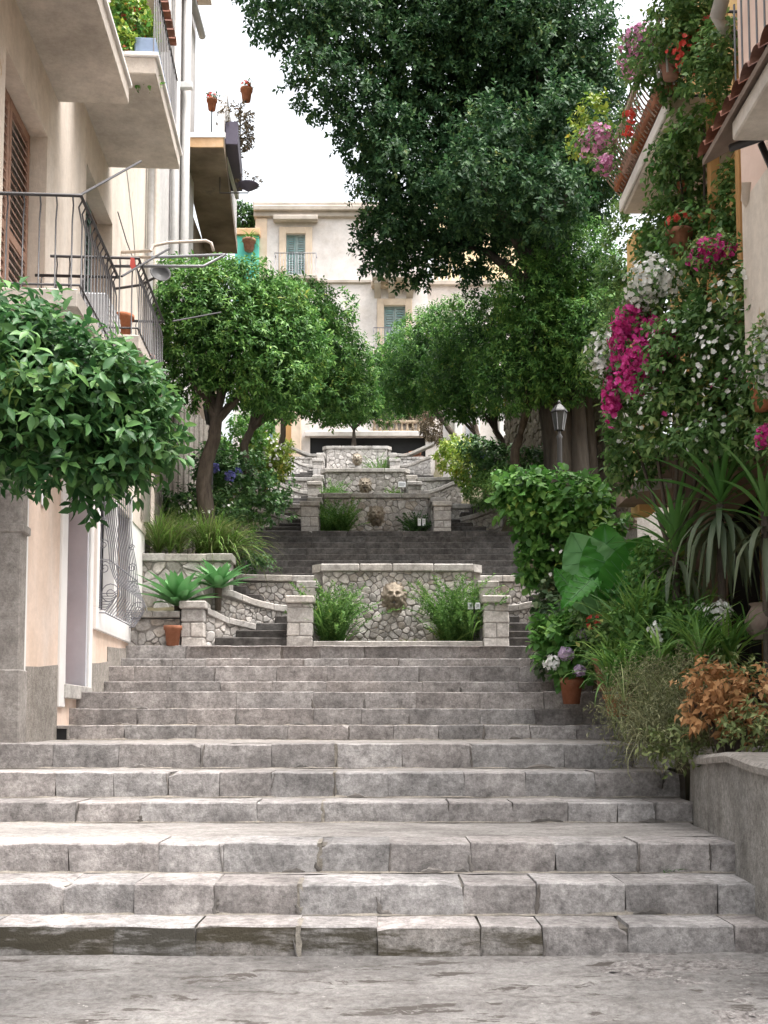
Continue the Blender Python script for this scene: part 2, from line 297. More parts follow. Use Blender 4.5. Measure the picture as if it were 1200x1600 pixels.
def twigs(lobes, ntw, per, L, tw, jit=.35, up=.25, shell=.6, hang=.2, lump=.18, zmin=None):
    """leaf bases, directions, normals for twigs spread over ellipsoid lobes; ntw twigs per square metre-ish weight"""
    Bs, Ds, Us = [], [], []
    wts = np.array([l[1][0]*l[1][2] for l in lobes]); wts = wts/wts.sum()
    for (c, r), wt in zip(lobes, wts):
        n = max(3, int(ntw*wt)); d = nrmz(rng.normal(size=(n,3)))
        ph = rng.uniform(0, 6.28, 3); lm = 1 + lump*(np.sin(d[:,0]*5+ph[0])*np.cos(d[:,2]*6+ph[1]) + .6*np.sin(d[:,1]*7+d[:,2]*4+ph[2]))
        rad = (shell + (1-shell)*rng.random(n)**.6)*lm
        p = np.array(c) + d*rad[:,None]*np.array(r)
        if zmin is not None:
            low = p[:,2] < zmin; p[:,2] = np.where(low, zmin + rng.uniform(-.05,.16,n)*r[2] + (zmin-p[:,2])*.12, p[:,2])
        dr = nrmz(d*np.array([1,1,.8]) + np.array([0,0,up]) + rng.normal(size=(n,3))*jit)
        a = nrmz(np.cross(dr, rng.normal(size=(n,3)))); b = np.cross(dr, a)
        for k in range(per):
            an = k*2.4 + rng.uniform(0,.6,n)
            side = a*np.cos(an)[:,None] + b*np.sin(an)[:,None]
            Bs.append(p + dr*(tw*k/per))
            Ds.append(nrmz(dr*.55 + side*.85 - np.array([0,0,hang]) + rng.normal(size=(n,3))*.15))
            Us.append(nrmz(np.array([0,0,.8]) + d*.5 + rng.normal(size=(n,3))*.3))
    return np.concatenate(Bs), np.concatenate(Ds), np.concatenate(Us)
def foliage(name, m, parent, lobes, ntw, per, L, W, tw, tmpl=LEAF_S, **k):
    B, D, U = twigs(lobes, ntw, per, L, tw, **k); n = len(B)
    ll = L*rng.uniform(.65, 1.2, n); return leafcloud(name, m, parent, B, D, U, ll, ll*W/L, tmpl)
def lobe(px, py, Y, rx, ry, rd=None):
    c = P(px, py, Y); s = Y/F; return (tuple(c), (rx*s, (rd if rd is not None else (rx+ry)*.5*s), ry*s))
def blades(name, m, parent, bases, n, L, W, spread=.5, droop=.6, seg=5, lean=(0,0), twist=.3):
    """arching strap leaves that rise from the bases"""
    nb = len(bases)*n; B = np.repeat(np.array([tuple(b) for b in bases]), n, 0)
    an = rng.uniform(0, 2*np.pi, nb); ti = np.abs(rng.normal(0, spread, nb)); ll = L*rng.uniform(.55, 1.1, nb)
    H = np.stack([np.cos(an), np.sin(an), np.zeros(nb)], 1); S = np.stack([-np.sin(an), np.cos(an), np.zeros(nb)], 1)
    S = nrmz(S + rng.normal(size=(nb,3))*twist); V = np.zeros((nb, (seg+1)*2, 3))
    p = B.copy(); a = ti.copy()
    for k in range(seg+1):
        t = k/seg; wv = W*(np.sin(np.pi*min(1, .25+.75*t))**.7 if t < 1 else 0.02)
        wv = W*max(.05, (1-t**2.2)*(.55+.9*t if t < .5 else 1))*.5
        V[:,2*k] = p - S*wv; V[:,2*k+1] = p + S*wv
        p = p + (H*np.sin(a)[:,None] + np.array([0,0,1])*np.cos(a)[:,None])*(ll/seg)[:,None] + np.array([lean[0], lean[1], 0])*(ll/seg)[:,None]
        a = a + droop/seg*(1+t)*rng.uniform(.6,1.4,nb)
    f = np.array([(2*k, 2*k+1, 2*k+3, 2*k+2) for k in range(seg)])
    fi = f[None] + (np.arange(nb)*(seg+1)*2)[:,None,None]
    return npmesh(name, V.reshape(-1,3), fi, 4, m, parent)
def flowers(name, m, parent, lobes, n, size, shell=.8):
    """many small five-petalled blossoms facing outwards"""
    B, D, U = [], [], []
    wts = np.array([l[1][0]*l[1][2] for l in lobes]); wts = wts/wts.sum()
    for (c, r), wt in zip(lobes, wts):
        k = max(1, int(n*wt)); d = nrmz(rng.normal(size=(k,3)) + np.array([0,-.5,.1])); p = np.array(c) + d*np.array(r)*(shell+(1.05-shell)*rng.random(k))[:,None]
        ax = nrmz(d + rng.normal(size=(k,3))*.4); a = nrmz(np.cross(ax, rng.normal(size=(k,3)))); b = np.cross(ax, a)
        for q in range(5):
            an = q*2*np.pi/5; B.append(p); D.append(a*math.cos(an)+b*math.sin(an)+ax*.25); U.append(ax)
    B, D, U = map(np.concatenate, (B, D, U)); s = size*rng.uniform(.7,1.2,len(B)); return leafcloud(name, m, parent, B, D, U, s, s*.9, FLOWER)

# ------------------------------------------------------------------ masonry helpers
def clip(poly, px, py, nx, ny):
    out = []
    for i in range(len(poly)):
        a = poly[i]; b = poly[(i+1) % len(poly)]
        da = (a[0]-px)*nx + (a[1]-py)*ny; db = (b[0]-px)*nx + (b[1]-py)*ny
        if da <= 0: out.append(a)
        if da*db < 0: t = da/(da-db); out.append((a[0]+(b[0]-a[0])*t, a[1]+(b[1]-a[1])*t))
    return out
def rubble(parent, fr, poly, size, aspect=1.35, gap=.004, depth=.024, joined=False, mats=('rubble','rubble_warm'), warm=.12, avoid=None):
    """fitted field stones over a wall face (poly in s,z), each its own piece unless joined"""
    xs = [p[0] for p in poly]; zs = [p[1] for p in poly]; sx = size*aspect; sz = size/aspect*1.05; seeds = []
    j = 0; z = min(zs)-sz
    while z < max(zs)+sz:
        x = min(xs)-sx + (sx*.5 if j % 2 else 0)
        while x < max(xs)+sx:
            if random.random() < .86: seeds.append((x+random.uniform(-.42,.42)*sx, z+random.uniform(-.4,.4)*sz))
            if random.random() < .22: seeds.append((x+random.uniform(-.5,.5)*sx, z+random.uniform(-.5,.5)*sz))
            x += sx
        z += sz; j += 1
    J = MB()
    for i, (x, z) in enumerate(seeds):
        cell = [(x-sx*1.6, z-sz*2), (x+sx*1.6, z-sz*2), (x+sx*1.6, z+sz*2), (x-sx*1.6, z+sz*2)]
        for k, (u, v) in enumerate(seeds):
            if k != i and abs(u-x) < 3.4*sx and abs(v-z) < 4*sz:
                cell = clip(cell, (x+u)/2, (z+v)/2, u-x, v-z)
                if len(cell) < 3: break
        for k in range(len(poly)):
            if len(cell) < 3: break
            a = poly[k]; b = poly[(k+1) % len(poly)]; cell = clip(cell, a[0], a[1], (b[1]-a[1]), -(b[0]-a[0]))
        if len(cell) < 3: continue
        cx = sum(p[0] for p in cell)/len(cell); cz = sum(p[1] for p in cell)/len(cell)
        ar = abs(sum(cell[q][0]*cell[(q+1)%len(cell)][1]-cell[(q+1)%len(cell)][0]*cell[q][1] for q in range(len(cell))))/2
        if ar < size*size*.06: continue
        if avoid and avoid(cx, cz): continue
        ch = []
        for q in range(len(cell)):
            a = cell[q]; b = cell[(q+1)%len(cell)]
            ch += [(a[0]*.84+b[0]*.16, a[1]*.84+b[1]*.16), (a[0]*.16+b[0]*.84, a[1]*.16+b[1]*.84)]
        if not joined:
            c2 = []
            for q in range(len(ch)):
                a = ch[q]; b = ch[(q+1)%len(ch)]
                c2 += [(a[0]*.75+b[0]*.25, a[1]*.75+b[1]*.25), (a[0]*.25+b[0]*.75, a[1]*.25+b[1]*.75)] if math.hypot(a[0]-b[0], a[1]-b[1]) > size*.5 else [((a[0]+b[0])/2, (a[1]+b[1])/2)]
            ch = c2
        rr = math.sqrt(ar/3.14); k1 = max(.6, 1-gap/rr); d = depth*random.uniform(.55, 1.15); n = len(ch); vs = []
        tx, tz = random.uniform(-.18,.18), random.uniform(-.18,.18)
        for (kk, dd) in ((k1, -.02), (k1*.985, d*.4), (k1*.84, d*.92)):
            for p in ch:
                u = cx+(p[0]-cx)*kk; v = cz+(p[1]-cz)*kk; vs.append(fr(u, v, dd + (0 if dd < 0 else (u-cx)*tx+(v-cz)*tz)))
        vs.append(fr(cx, cz, d*1.04)); fs = []
        for r_ in range(2):
            for q in range(n): fs.append((r_*n+q, r_*n+(q+1)%n, (r_+1)*n+(q+1)%n, (r_+1)*n+q))
        for q in range(n): fs.append((2*n+q, 2*n+(q+1)%n, 3*n))
        if joined: J.add(vs, fs)
        else: MB().add(vs, fs).build('stone', mats[1] if random.random() < warm else mats[0], parent)
    if joined: tag(J.build('stonework', mats[0], parent), kind='stuff')
def capstones(parent, fr, pts, th, d0, d1, n, m='cap', c=.012):
    """coping slabs laid along a polyline of (s, z) top points"""
    L = [0]
    for a, b in zip(pts, pts[1:]): L.append(L[-1]+math.hypot(b[0]-a[0], b[1]-a[1]))
    def at(t):
        t *= L[-1]
        for i in range(len(pts)-1):
            if t <= L[i+1]+1e-9:
                k = (t-L[i])/(L[i+1]-L[i]); return (pts[i][0]+(pts[i+1][0]-pts[i][0])*k, pts[i][1]+(pts[i+1][1]-pts[i][1])*k)
        return pts[-1]
    cuts = [0]+[(i+random.uniform(-.15,.15))/n for i in range(1, n)]+[1]
    for a, b in zip(cuts, cuts[1:]):
        sub = 3; mbx = MB(); prev = None; q = [at(a+(b-a)*k/sub) for k in range(sub+1)]
        g = .004; rings = []; j = random.uniform(-.006,.006)
        for k, (s, z) in enumerate(q):
            s2 = s + (g if k == 0 else -g if k == sub else 0)*(1 if q[-1][0] > q[0][0] else -1)
            z += j
            rings += [fr(s2, z-th, d0), fr(s2, z-th, d1-c), fr(s2, z-th+c, d1), fr(s2, z-c, d1), fr(s2, z, d1-c), fr(s2, z, d0)]
        fs = [(k*6+i, k*6+(i+1)%6, k*6+6+(i+1)%6, k*6+6+i) for k in range(sub) for i in range(6)] + [tuple(range(6)), tuple(sub*6+i for i in range(6))]
        mbx.add(rings, fs).build('coping_stone', m, parent)
def pot(name, base, r, h, label, group=None, m='terracotta', cat='plant pot'):
    t = thing(name, base, label, cat, group)
    MB().lathe(base, [(0,0),(r*.68,0),(r*.9,h*.78),(r*1.04,h*.8),(r*1.06,h),(r*.92,h),(r*.88,h*.9)], 18).build('body', m, t, True)
    MB().lathe(Vector(base)+Vector((0,0,h*.9)), [(r*.9,0),(r*.4,.01),(0,.015)], 12).build('soil', 'soil', t)
    return t

def Yat(px, py, z): return (z-EYE)/(P(px, py, 1).z-EYE)
# ================================================================== SETTING: ground, street, staircase
structure(MB().add([(-200,-150,-.9),(200,-150,-.9),(200,250,-.9),(-200,250,-.9)], [(0,1,2,3)]).build('ground', 'earth'))
def grid(name, m, x0, x1, y0, y1, nx, ny, zf, parent=None, smooth=True):
    xs = np.linspace(x0, x1, nx); ys = np.linspace(y0, y1, ny); X, Y = np.meshgrid(xs, ys); Z = zf(X, Y)
    V = np.stack([X, Y, Z], -1).reshape(-1,3); i = np.arange(nx-1)[None,:]+np.arange(ny-1)[:,None]*nx
    return npmesh(name, V, np.stack([i, i+1, i+nx+1, i+nx], -1), 4, m, parent, smooth)
def wav(X, Y, sd, fx, fy, n=5):
    r_ = np.random.default_rng(sd); z = np.zeros_like(X)
    for k in range(n):
        a, b, p = r_.uniform(.5,1.6)*fx*(1.7**k), r_.uniform(.5,1.6)*fy*(1.7**k), r_.uniform(0,6.28)
        z = z + np.sin(X*a+Y*b*r_.choice([-1,1])*.35+p)*np.sin(Y*b+X*a*.3+p*2)/(1.5**k)
    return z
def street_z(X, Y):
    z = -.055*(5.95-np.minimum(Y, 5.95)) - .004
    w_ = wav(X, Y, 3, 1.1, 3.2, 6); ledge = np.where(w_ > .5, .016, 0) + np.where(w_ < -.55, -.016, 0) + np.where(w_ > 1.1, .012, 0)
    return z + .008*wav(X, Y, 5, 2, 5, 5) + ledge
structure(grid('street', 'street', -7, 7, -4, 6.05, 330, 260, street_z))
def peb_z(X, Y):
    e = np.minimum(1, np.maximum(0, (X-1.15-.25*np.sin(Y*4)-.12*np.sin(Y*11))*4))
    return -.055*(5.95-Y) - .035 + .045*e + .006*wav(X, Y, 8, 14, 14, 3)
structure(grid('pebble_paving', 'pebble', .9, 4.2, 2.6, 5.98, 120, 120, peb_z))

# pebbles set in the concrete patch, and grit lying on the street
def gravel(name, n, x0, x1, y0, y1, r0, r1, zf, m, cond=lambda x, y: True):
    O = np.array([(1,0,0),(0,1,0),(-1,0,0),(0,-1,0),(0,0,.6),(.7,.7,.25),(-.7,.7,.25),(-.7,-.7,.25),(.7,-.7,.25)]); Fc = [(0,5,4),(5,1,4),(1,6,4),(6,2,4),(2,7,4),(7,3,4),(3,8,4),(8,0,4)]
    x = rng.uniform(x0, x1, n); y = rng.uniform(y0, y1, n); k = np.array([cond(a, b) for a, b in zip(x, y)]); x, y = x[k], y[k]; n = len(x)
    r_ = rng.uniform(r0, r1, (n,1,1)); an = rng.uniform(0, 6.28, n); c, s = np.cos(an)[:,None], np.sin(an)[:,None]
    Q = O[None]*r_*np.stack([rng.uniform(.8,1.5,n), rng.uniform(.6,1,n), rng.uniform(.5,.9,n)], 1)[:,None,:]
    V = np.stack([Q[...,0]*c-Q[...,1]*s+x[:,None], Q[...,0]*s+Q[...,1]*c+y[:,None], Q[...,2]+zf(x,y)[:,None]-r_[...,0]*.05], -1)
    tag(npmesh(name, V.reshape(-1,3), np.array(Fc)[None]+(np.arange(n)*9)[:,None,None], 3, m, None, True), {'pebbles':'grey pebbles set in the worn concrete at lower right','grit':'fine grit scattered over the stone street'}[name], 'gravel', kind='stuff')
pe = lambda x, y: x > 1.2+.25*math.sin(y*4)+.12*math.sin(y*11)+random.uniform(-.15,.15)
gravel('pebbles', 2600, 1.1, 4.0, 2.7, 5.9, .008, .026, peb_z, 'pebble', pe)
gravel('grit', 900, -3, 3, 3, 5.9, .003, .009, street_z, 'step')

u_ = .0035
SD = [5.95,6.29,6.76,8.15,8.73,9.56,11.8,12.4,12.75,14.3,14.65,15.5,15.95]
SH = [x*u_ for x in (44,93.7,144.2,185.2,240.9,300.4,344,397,454,504,567,610,671)]
XL = [-5.5]*5+[-4.6,-3.63,-3.62,-3.64,-3.75,-3.78,-3.8,-3.82]
XR = [2.16,2.14,2.2,2.3,2.36,2.7,2.75,2.8,2.8,2.75,2.75,2.7,2.7]
JO = [[185,310,468,590,748,845,975,1140],[105,215,338,470,595,722,835,972,1115],[112,252,352,500,608,735,865,992,1105],[122,222,403,505,700,800,885,962,1020],
      [90,180,265,345,425,523,606,725,820,928,1030],[187,315,425,525,628,737,880,985],[195,307,450,545,755,900],[215,370,490,640,750,835],[260,370,490,650,750,850],
      [260,345,425,510,600,720,810],[210,268,335,432,512,585,655,735,812],[270,322,390,475,545,622,700,780],[290,360,440,500,570,640,720,790]]
core = MB()
for k in range(13):
    y1 = (SD[k+1]+.2) if k < 12 else 18.0
    core.box(ident, XL[k], XR[k]+.05, -.5 if k < 6 else 0, SH[k]-.02, SD[k]+.035, y1)
stair = structure(core.build('staircase', 'mortar'))
def stepblock(x0, x1, Y, z0, z1, dep, m, parent, chip=.07, name='stone_block'):
    n = max(4, int((x1-x0)/.07)); vs = []; j = lambda a: random.uniform(-a, a)
    oy, oz, til = j(.006), j(.004), j(.006); c0 = random.uniform(.01,.035) if random.random() < chip else 0; c1 = random.uniform(.01,.035) if random.random() < chip else 0
    sk0, sk1 = j(.008), j(.008)
    for i in range(n+1):
        t = i/n; x = x0+(x1-x0)*t; ed = (c0 if i == 0 else 0)+(c1 if i == n else 0); e2 = .003 if i in (0, n) else 0
        zt = z1+oz+til*(t-.5)+j(.0022)-ed; xo = (sk0 if i == 0 else sk1 if i == n else 0); r = random.uniform(.005,.012)
        vs += [(x-xo, Y+.003+oy+e2+j(.003), z0-.012), (x-xo*.3, Y+oy+e2+j(.003), z0+(z1-z0)*.5), (x+xo, Y+oy+e2+j(.003)+.001, zt-r), (x+xo, Y+oy+r+e2, zt), (x+xo, Y+dep, zt+ed-.003)]
    fs = [(i*5+q, (i+1)*5+q, (i+1)*5+q+1, i*5+q+1) for i in range(n) for q in range(4)] + [(0,1,2,3,4), tuple(n*5+q for q in (4,3,2,1,0))]
    o = MB().add(vs, fs).build(name, m, parent)
    if m == 'step_moss':
        o.data.materials.append(MATS['step'])
        for i in range(n): o.data.polygons[i*4+3].material_index = 1; o.data.polygons[i*4+2].material_index = 1
    return o
for k in range(13):
    D = SD[k]; z0 = SH[k-1] if k else -.03; tr = (SD[k+1]-D) if k < 12 else .5; dep = min(.42, tr+.03)
    xs = sorted([XL[k], XR[k]] + [(j-600)/F*D for j in JO[k]]); x = xs[0]
    full = [xs[0]]
    for q in xs[1:]:
        gap = q-full[-1]
        if gap > 1.0:
            m_ = int(gap/.7)+1; s_ = full[-1]; full += [s_+gap*i/m_ for i in range(1, m_)]
        full.append(q)
    full = [full[0]]+[b for a, b in zip(full, full[1:]) if b-a > .12]
    for a, b in zip(full, full[1:]):
        g = random.choice((.001,.0015,.002,.004)); stepblock(a+g, b-g, D, z0, SH[k], dep, 'step_moss' if (k == 0 and -2.3 < (a+b)/2 < 1.0) else 'step', stair)
    # dark crumbled mortar where the joints have opened
    for q in full[1:-1]:
        if random.random() < .42:
            hh = SH[k]-z0; t0, t1 = random.choice(((0,1),(0,.6),(.35,1),(0,1),(0,.35))); vs = []; nn = 7; lean = random.uniform(-.03,.03)
            wmax = random.choice((.008,.012,.018,.028))
            for i in range(nn+1):
                z = z0+hh*(t0+(t1-t0)*i/nn)*.985; w1 = wmax*random.uniform(.25,1)*(.4 if i in (0,nn) else 1)*(1.5-i/nn); w2 = wmax*random.uniform(.25,1)*(.4 if i in (0,nn) else 1)*(1.5-i/nn)
                vs += [(q+lean*i/nn-w1, D+.004, z), (q+lean*i/nn-w1*.3, D-.0075, z), (q+lean*i/nn+w2*.3, D-.0075, z), (q+lean*i/nn+w2, D+.004, z)]
            MB().add(vs, [(4*i+e, 4*i+e+1, 4*i+e+5, 4*i+e+4) for i in range(nn) for e in range(3)]).build('crumbled_joint', 'stain', stair)
    # dark worn hollows along the foot of the riser
    for _ in range(3):
        X = random.uniform(XL[k]+.3, XR[k]-.3); wl = random.uniform(.06,.25); vs = []
        for i in range(9):
            a = i/8; vs += [(X+wl*a, D-.006, z0+.001), (X+wl*a, D-.0065, z0+.004+random.uniform(.008,.026)*math.sin(a*math.pi)), (X+wl*a, D+.006, z0+.008+random.uniform(.012,.032)*math.sin(a*math.pi))]
        MB().add(vs, [(3*i+e, 3*i+3+e, 3*i+4+e, 3*i+1+e) for i in range(8) for e in (0,1)]).build('worn_foot', 'stain', stair)
    # tread or landing behind the blocks
    if tr > .43:
        zc = SH[k]
        grid('landing', 'tread', XL[k], XR[k]+.05, D+dep-.015, D+tr+.06, 90, max(4, int(tr/.06)), lambda X, Y: zc - .006 + .004*wav(X, Y, 20+k, 4, 7, 4), stair)
    # crumbled tan mortar in the corner at the foot of each riser
    n = 70; fv = []
    for i in range(n+1):
        X = XL[k]+(XR[k]-XL[k])*i/n; hgt = max(.001, .007+.007*math.sin(i*.9+k)+random.uniform(-.008,.01)); wd = random.uniform(.005,.03)
        fv += [(X, D-wd, z0-.003), (X, D+.02, z0+hgt)]
    MB().add(fv, [(2*i, 2*i+2, 2*i+3, 2*i+1) for i in range(n)]).build('mortar_fillet', 'tan_mortar', stair)
# the patched seam that runs up the lower steps
for k in range(6):
    X = (( [468,470,500,505,523,525][k]) -600)/F*SD[k]; z0 = SH[k-1] if k else -.03
    vs = []
    for i in range(5):
        z = z0+(SH[k]-z0)*i/4; a = random.uniform(.006,.018); b = random.uniform(.004,.022)
        vs += [(X-a, SD[k]-.002+random.uniform(-.004,.004), z), (X+b, SD[k]-.003, z)]
    vs += [(X-.012, SD[k]+.2, SH[k]+.006), (X+.016, SD[k]+.2, SH[k]+.006)]
    MB().add(vs, [(2*i, 2*i+1, 2*i+3, 2*i+2) for i in range(5)]).build('mortar_patch', 'tan_mortar', stair)

# banks of earth either side of the stairs
PY = [0,8,12,16,18.3,20.5,23.8,26,29.5,31.4,34,37.4,41,43.2,70]; PZ = [-.85,-.6,.6,2.0,3.2,3.3,5.0,6.1,6.2,7.2,8.5,8.55,10.2,11.5,11.6]
def bank(X, Y):
    base = np.interp(Y, PY, PZ); ax = Y*-.05+1.0
    side = np.abs(X-np.where(Y > 16, ax, .2)) > 2.95
    return base + np.where(side & (Y > 16.6), .42, -.15) + .03*wav(X, Y, 31, 1.3, 1.5, 4)*side
structure(grid('hillside', 'earth', -26, 26, 6.2, 66, 160, 180, bank))

# ================================================================== FOUNTAIN TIERS
def mask_face(parent, c, w_, h_, m='mask'):
    """grotesque stone face spitting water: height field of brow, nose, cheeks, open mouth, curls"""
    nx, ny = 30, 36; vs = []
    g = lambda x, y, a, b, sx, sy: math.exp(-((x-a)/sx)**2-((y-b)/sy)**2)
    for j in range(ny):
        for i in range(nx):
            x = -1+2*i/(nx-1); y = -1+2*j/(ny-1); ax = abs(x)
            oval = max(0, 1-(x/.78)**2-((y-.02)/.9)**2)**.5
            h = .55*oval + .12*max(0, 1-(x*x+y*y)*.75)
            h += .18*g(ax,y,.3,.3,.28,.09) - .15*g(ax,y,.3,.16,.16,.08) + .1*g(ax,y,.3,.15,.09,.05)
            h += .34*g(x,y,0,-.02,.12,.17) + .16*g(x,y,0,.15,.08,.14) + .12*g(ax,y,.12,-.08,.08,.06)
            h += .17*g(ax,y,.42,-.05,.16,.16) - .34*g(x,y,0,-.38,.2,.07) + .17*g(x,y,0,-.24,.3,.045) + .17*g(x,y,0,-.53,.26,.05) + .2*g(x,y,0,-.7,.25,.12)
            rr = math.hypot(x, y); an = math.atan2(y, x)
            if rr > .72: h += .13*abs(math.sin(an*8+rr*6))*min(1,(rr-.72)*6)*max(0,1.25-rr)*2
            wob = 1+.06*math.sin(an*9)
            vs.append((c[0]+x*w_/2*wob, c[1]-h*.2*w_/.3+.015, c[2]+y*h_/2*wob))
    fs = [(j*nx+i, j*nx+i+1, (j+1)*nx+i+1, (j+1)*nx+i) for j in range(ny-1) for i in range(nx-1)
          if (-1+2*(i+.5)/(nx-1))**2+(-1+2*(j+.5)/(ny-1))**2 < 1.25]
    o = MB().add(vs, fs).build('spout_mask', m, parent, True)
    tube('water_pipe', 'iron_grey', o, [Vector(c)+Vector((0,-.1,-h_*.19)), Vector(c)+Vector((0,-.17,-h_*.2)), Vector(c)+Vector((0,-.175,-h_*.24))], .009, 8)
    return o
ORD = ['lowest', 'second-lowest', 'third-lowest', 'topmost']
def pier(parent, fr, s0, s1, z0, z1, d0, d1, shade):
    MB().box(fr, s0+.012, s1-.012, z0, z1-.1, d0+.012, d1-.012).build('pier_core', 'wall_mortar', parent)
    z = z0; j = 0
    while z < z1-.13:
        h = min(random.uniform(.15,.24), z1-.115-z)
        if h < .1: h = z1-.115-z
        if j % 2 == 0: box('stone', 'rubble', parent, fr, s0, s1, z+.004, z+h-.004, d0, d1, c=.014, jit=.006)
        else:
            mid = s0+(s1-s0)*random.uniform(.4,.6)
            box('stone', 'rubble', parent, fr, s0, mid-.005, z+.004, z+h-.004, d0, d1, c=.014, jit=.006)
            box('stone', 'rubble', parent, fr, mid+.005, s1, z+.004, z+h-.004, d0, d1, c=.014, jit=.006)
        z += h; j += 1
    box('coping_stone', 'cap', parent, fr, s0-.03, s1+.03, z1-.11, z1, d0-.03, d1+.035, c=.016, jit=.004)
def tier(i, Y0, Xc, zb, H, joined, ssize):
    o_ = ORD[i]; fr = Frame((Xc, Y0, zb), (1,0,0), (0,-1,0))           # d positive = towards the viewer
    t = thing('fountain_wall', (Xc, Y0+1, zb), f'{o_} fountain wall of pale rubble with a carved face spout', 'fountain', 'fountain walls up the stairs')
    jm = joined
    MB().box(fr, -1.19, 1.19, -.3, H-.1, -1.42, -1.02).build('wall_core', 'wall_mortar', t)
    frm = Frame((Xc, Y0+1.02, zb), (1,0,0), (0,-1,0))
    rubble(t, frm, [(-1.19,0),(1.19,0),(1.19,H-.12),(-1.19,H-.12)], ssize, joined=jm, warm=.14, avoid=lambda x, z: abs(x-.0) < .13 and abs(z-(H-.53)) < .17)
    # coping with chamfered ends
    frc = Frame((Xc, Y0+1.02, zb), (1,0,0), (0,-1,0)); e = .12
    cuts = [-1.22,-.6,-.08,.58,1.22]
    for a, b in zip(cuts, cuts[1:]): box('coping_stone', 'cap', t, frc, a+.004, b-.004, H-.12, H+random.uniform(-.004,.004), -.44, .06, c=.014)
    for sg in (-1, 1):
        vs = [frc(sg*1.22, z, d) for z in (H-.122, H-.002) for d in (.05, -.3)] + [frc(sg*1.36, z, d) for z in (H-.122, H-.002) for d in (-.1, -.3)]
        MB().add(vs, [(0,1,3,2),(4,5,7,6),(0,1,5,4),(2,3,7,6),(0,2,6,4),(1,3,7,5)]).build('coping_stone', 'cap', t)
        box('wall_core', 'wall_mortar', t, fr, min(sg*1.2,sg*1.33), max(sg*1.2,sg*1.33), -.3, H-.125, -1.38, -1.1)
        # cheek walls stepping down to the front piers
        a, b = sorted((sg*1.26, sg*1.52)); hc = .77+(H-.77)*.45
        box('cheek_core', 'wall_mortar', t, fr, a+.01, b-.01, -.3, hc-.12, -1.06, -.38)
        z = 0; fre = fr
        while z < hc-.16:
            h = random.uniform(.14,.22); h = min(h, hc-.125-z)
            box('stone', 'rubble', t, fr, a-.004, b+.004, z+.004, z+h-.004, -1.02, -.41, c=.014, jit=.008); z += h
        box('coping_stone', 'cap', t, fr, a-.04, b+.04, hc-.12, hc, -1.04, -.405, c=.016)
        a, b = sorted((sg*1.28, sg*1.66)); pier(t, fr, a, b, -.02, .77, -.4, 0, 0)
    mask_face(t, Vector((Xc-.05 if i == 0 else Xc, Y0+1.0, zb+H-.53)), .4, .48)
    MB().box(fr, -1.27, 1.27, -.05, .06, -1.0, -.12).build('planting_bed', 'soil', t)
    box('kerb', 'cap', t, fr, -1.27, 1.27, -.04, .09, -.13, -.02, c=.012)
    # outer parapets with sweeping copings, and the retaining walls behind them
    for sg, side in ((-1, 'left'), (1, 'right')):
        pw = thing('stair_parapet', (Xc+sg*2.1, Y0+1.2, zb), f'rubble parapet with sweeping coping on the {side} of the {o_} fountain', 'parapet', 'stair parapets')
        A = Vector((Xc+sg*1.5, Y0+1.5, zb)); B = Vector((Xc+sg*2.9, Y0+.72, zb)); Uv = (B-A); Ln = Uv.length; n_ = Vector((Uv.y, -Uv.x, 0)) if sg > 0 else Vector((-Uv.y, Uv.x, 0))
        f2 = Frame(A, Uv, n_); k = H/1.39
        top = [(0,.78*k),(Ln*.3,.76*k),(Ln*.55,.82*k),(Ln*.8,.95*k),(Ln,.98*k)]
        pts = [f2(s, z, d) for s, z in [(0,-.3),(Ln,-.3)]+[(s, z-.1) for s, z in reversed(top)] for d in (0, -.3)]
        m_ = len(pts)//2
        MB().add(pts, [tuple(2*q for q in range(m_)), tuple(2*q+1 for q in range(m_))]+[(2*q, 2*((q+1)%m_), 2*((q+1)%m_)+1, 2*q+1) for q in range(m_)]).build('wall_core', 'wall_mortar', pw)
        # the face is split in two convex pieces so that the stones follow the sweep
        for a, b in ((0, .55), (.55, 1)):
            za = np.interp(a*Ln, [p[0] for p in top], [p[1] for p in top])-.115; zb_ = np.interp(b*Ln, [p[0] for p in top], [p[1] for p in top])-.115
            rubble(pw, f2, [(a*Ln,0),(b*Ln,0),(b*Ln,zb_),(a*Ln,za)], ssize*.92, joined=jm, warm=.08)
        capstones(pw, f2, top, .11, -.33, .05, 3)
        rw = thing('retaining_wall', (Xc+sg*2.0, Y0+2.1, zb), f'low rubble retaining wall behind the {side} parapet of the {o_} fountain', 'wall', 'retaining walls behind parapets')
        f3 = Frame((Xc+sg*1.36, Y0+2.1, zb), (sg,0,0), (0,-1,0)); H3 = H-.04
        MB().box(f3, 0, 1.7, -.3, H3-.11, -.35, 0).build('wall_core', 'wall_mortar', rw)
        poly = [(0,.45),(1.7,.45),(1.7,H3-.12),(0,H3-.12)]
        rubble(rw, f3, poly, ssize, joined=jm, warm=.08)
        capstones(rw, f3, [(-.02,H3),(.6,H3),(1.72,H3+(.03 if i != 3 else .5))], .11, -.38, .06, 4)
        # flight that climbs beside the pier and turns out of sight
        st = structure(MB().box(fr, *sorted((sg*1.68, sg*2.85)), -.3, .02, -1.0, -.1).build('side_stair', 'mortar'))
        for q in range(4):
            zz = .14*q; yy = .1+.3*q
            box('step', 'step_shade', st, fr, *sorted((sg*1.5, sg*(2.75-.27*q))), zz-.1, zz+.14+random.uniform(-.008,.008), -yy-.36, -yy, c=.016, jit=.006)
        for q in range(5):      # the turn of the flight behind the parapet
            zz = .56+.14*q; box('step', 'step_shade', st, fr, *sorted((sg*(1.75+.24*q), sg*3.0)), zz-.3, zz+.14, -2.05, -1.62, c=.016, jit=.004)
    return t
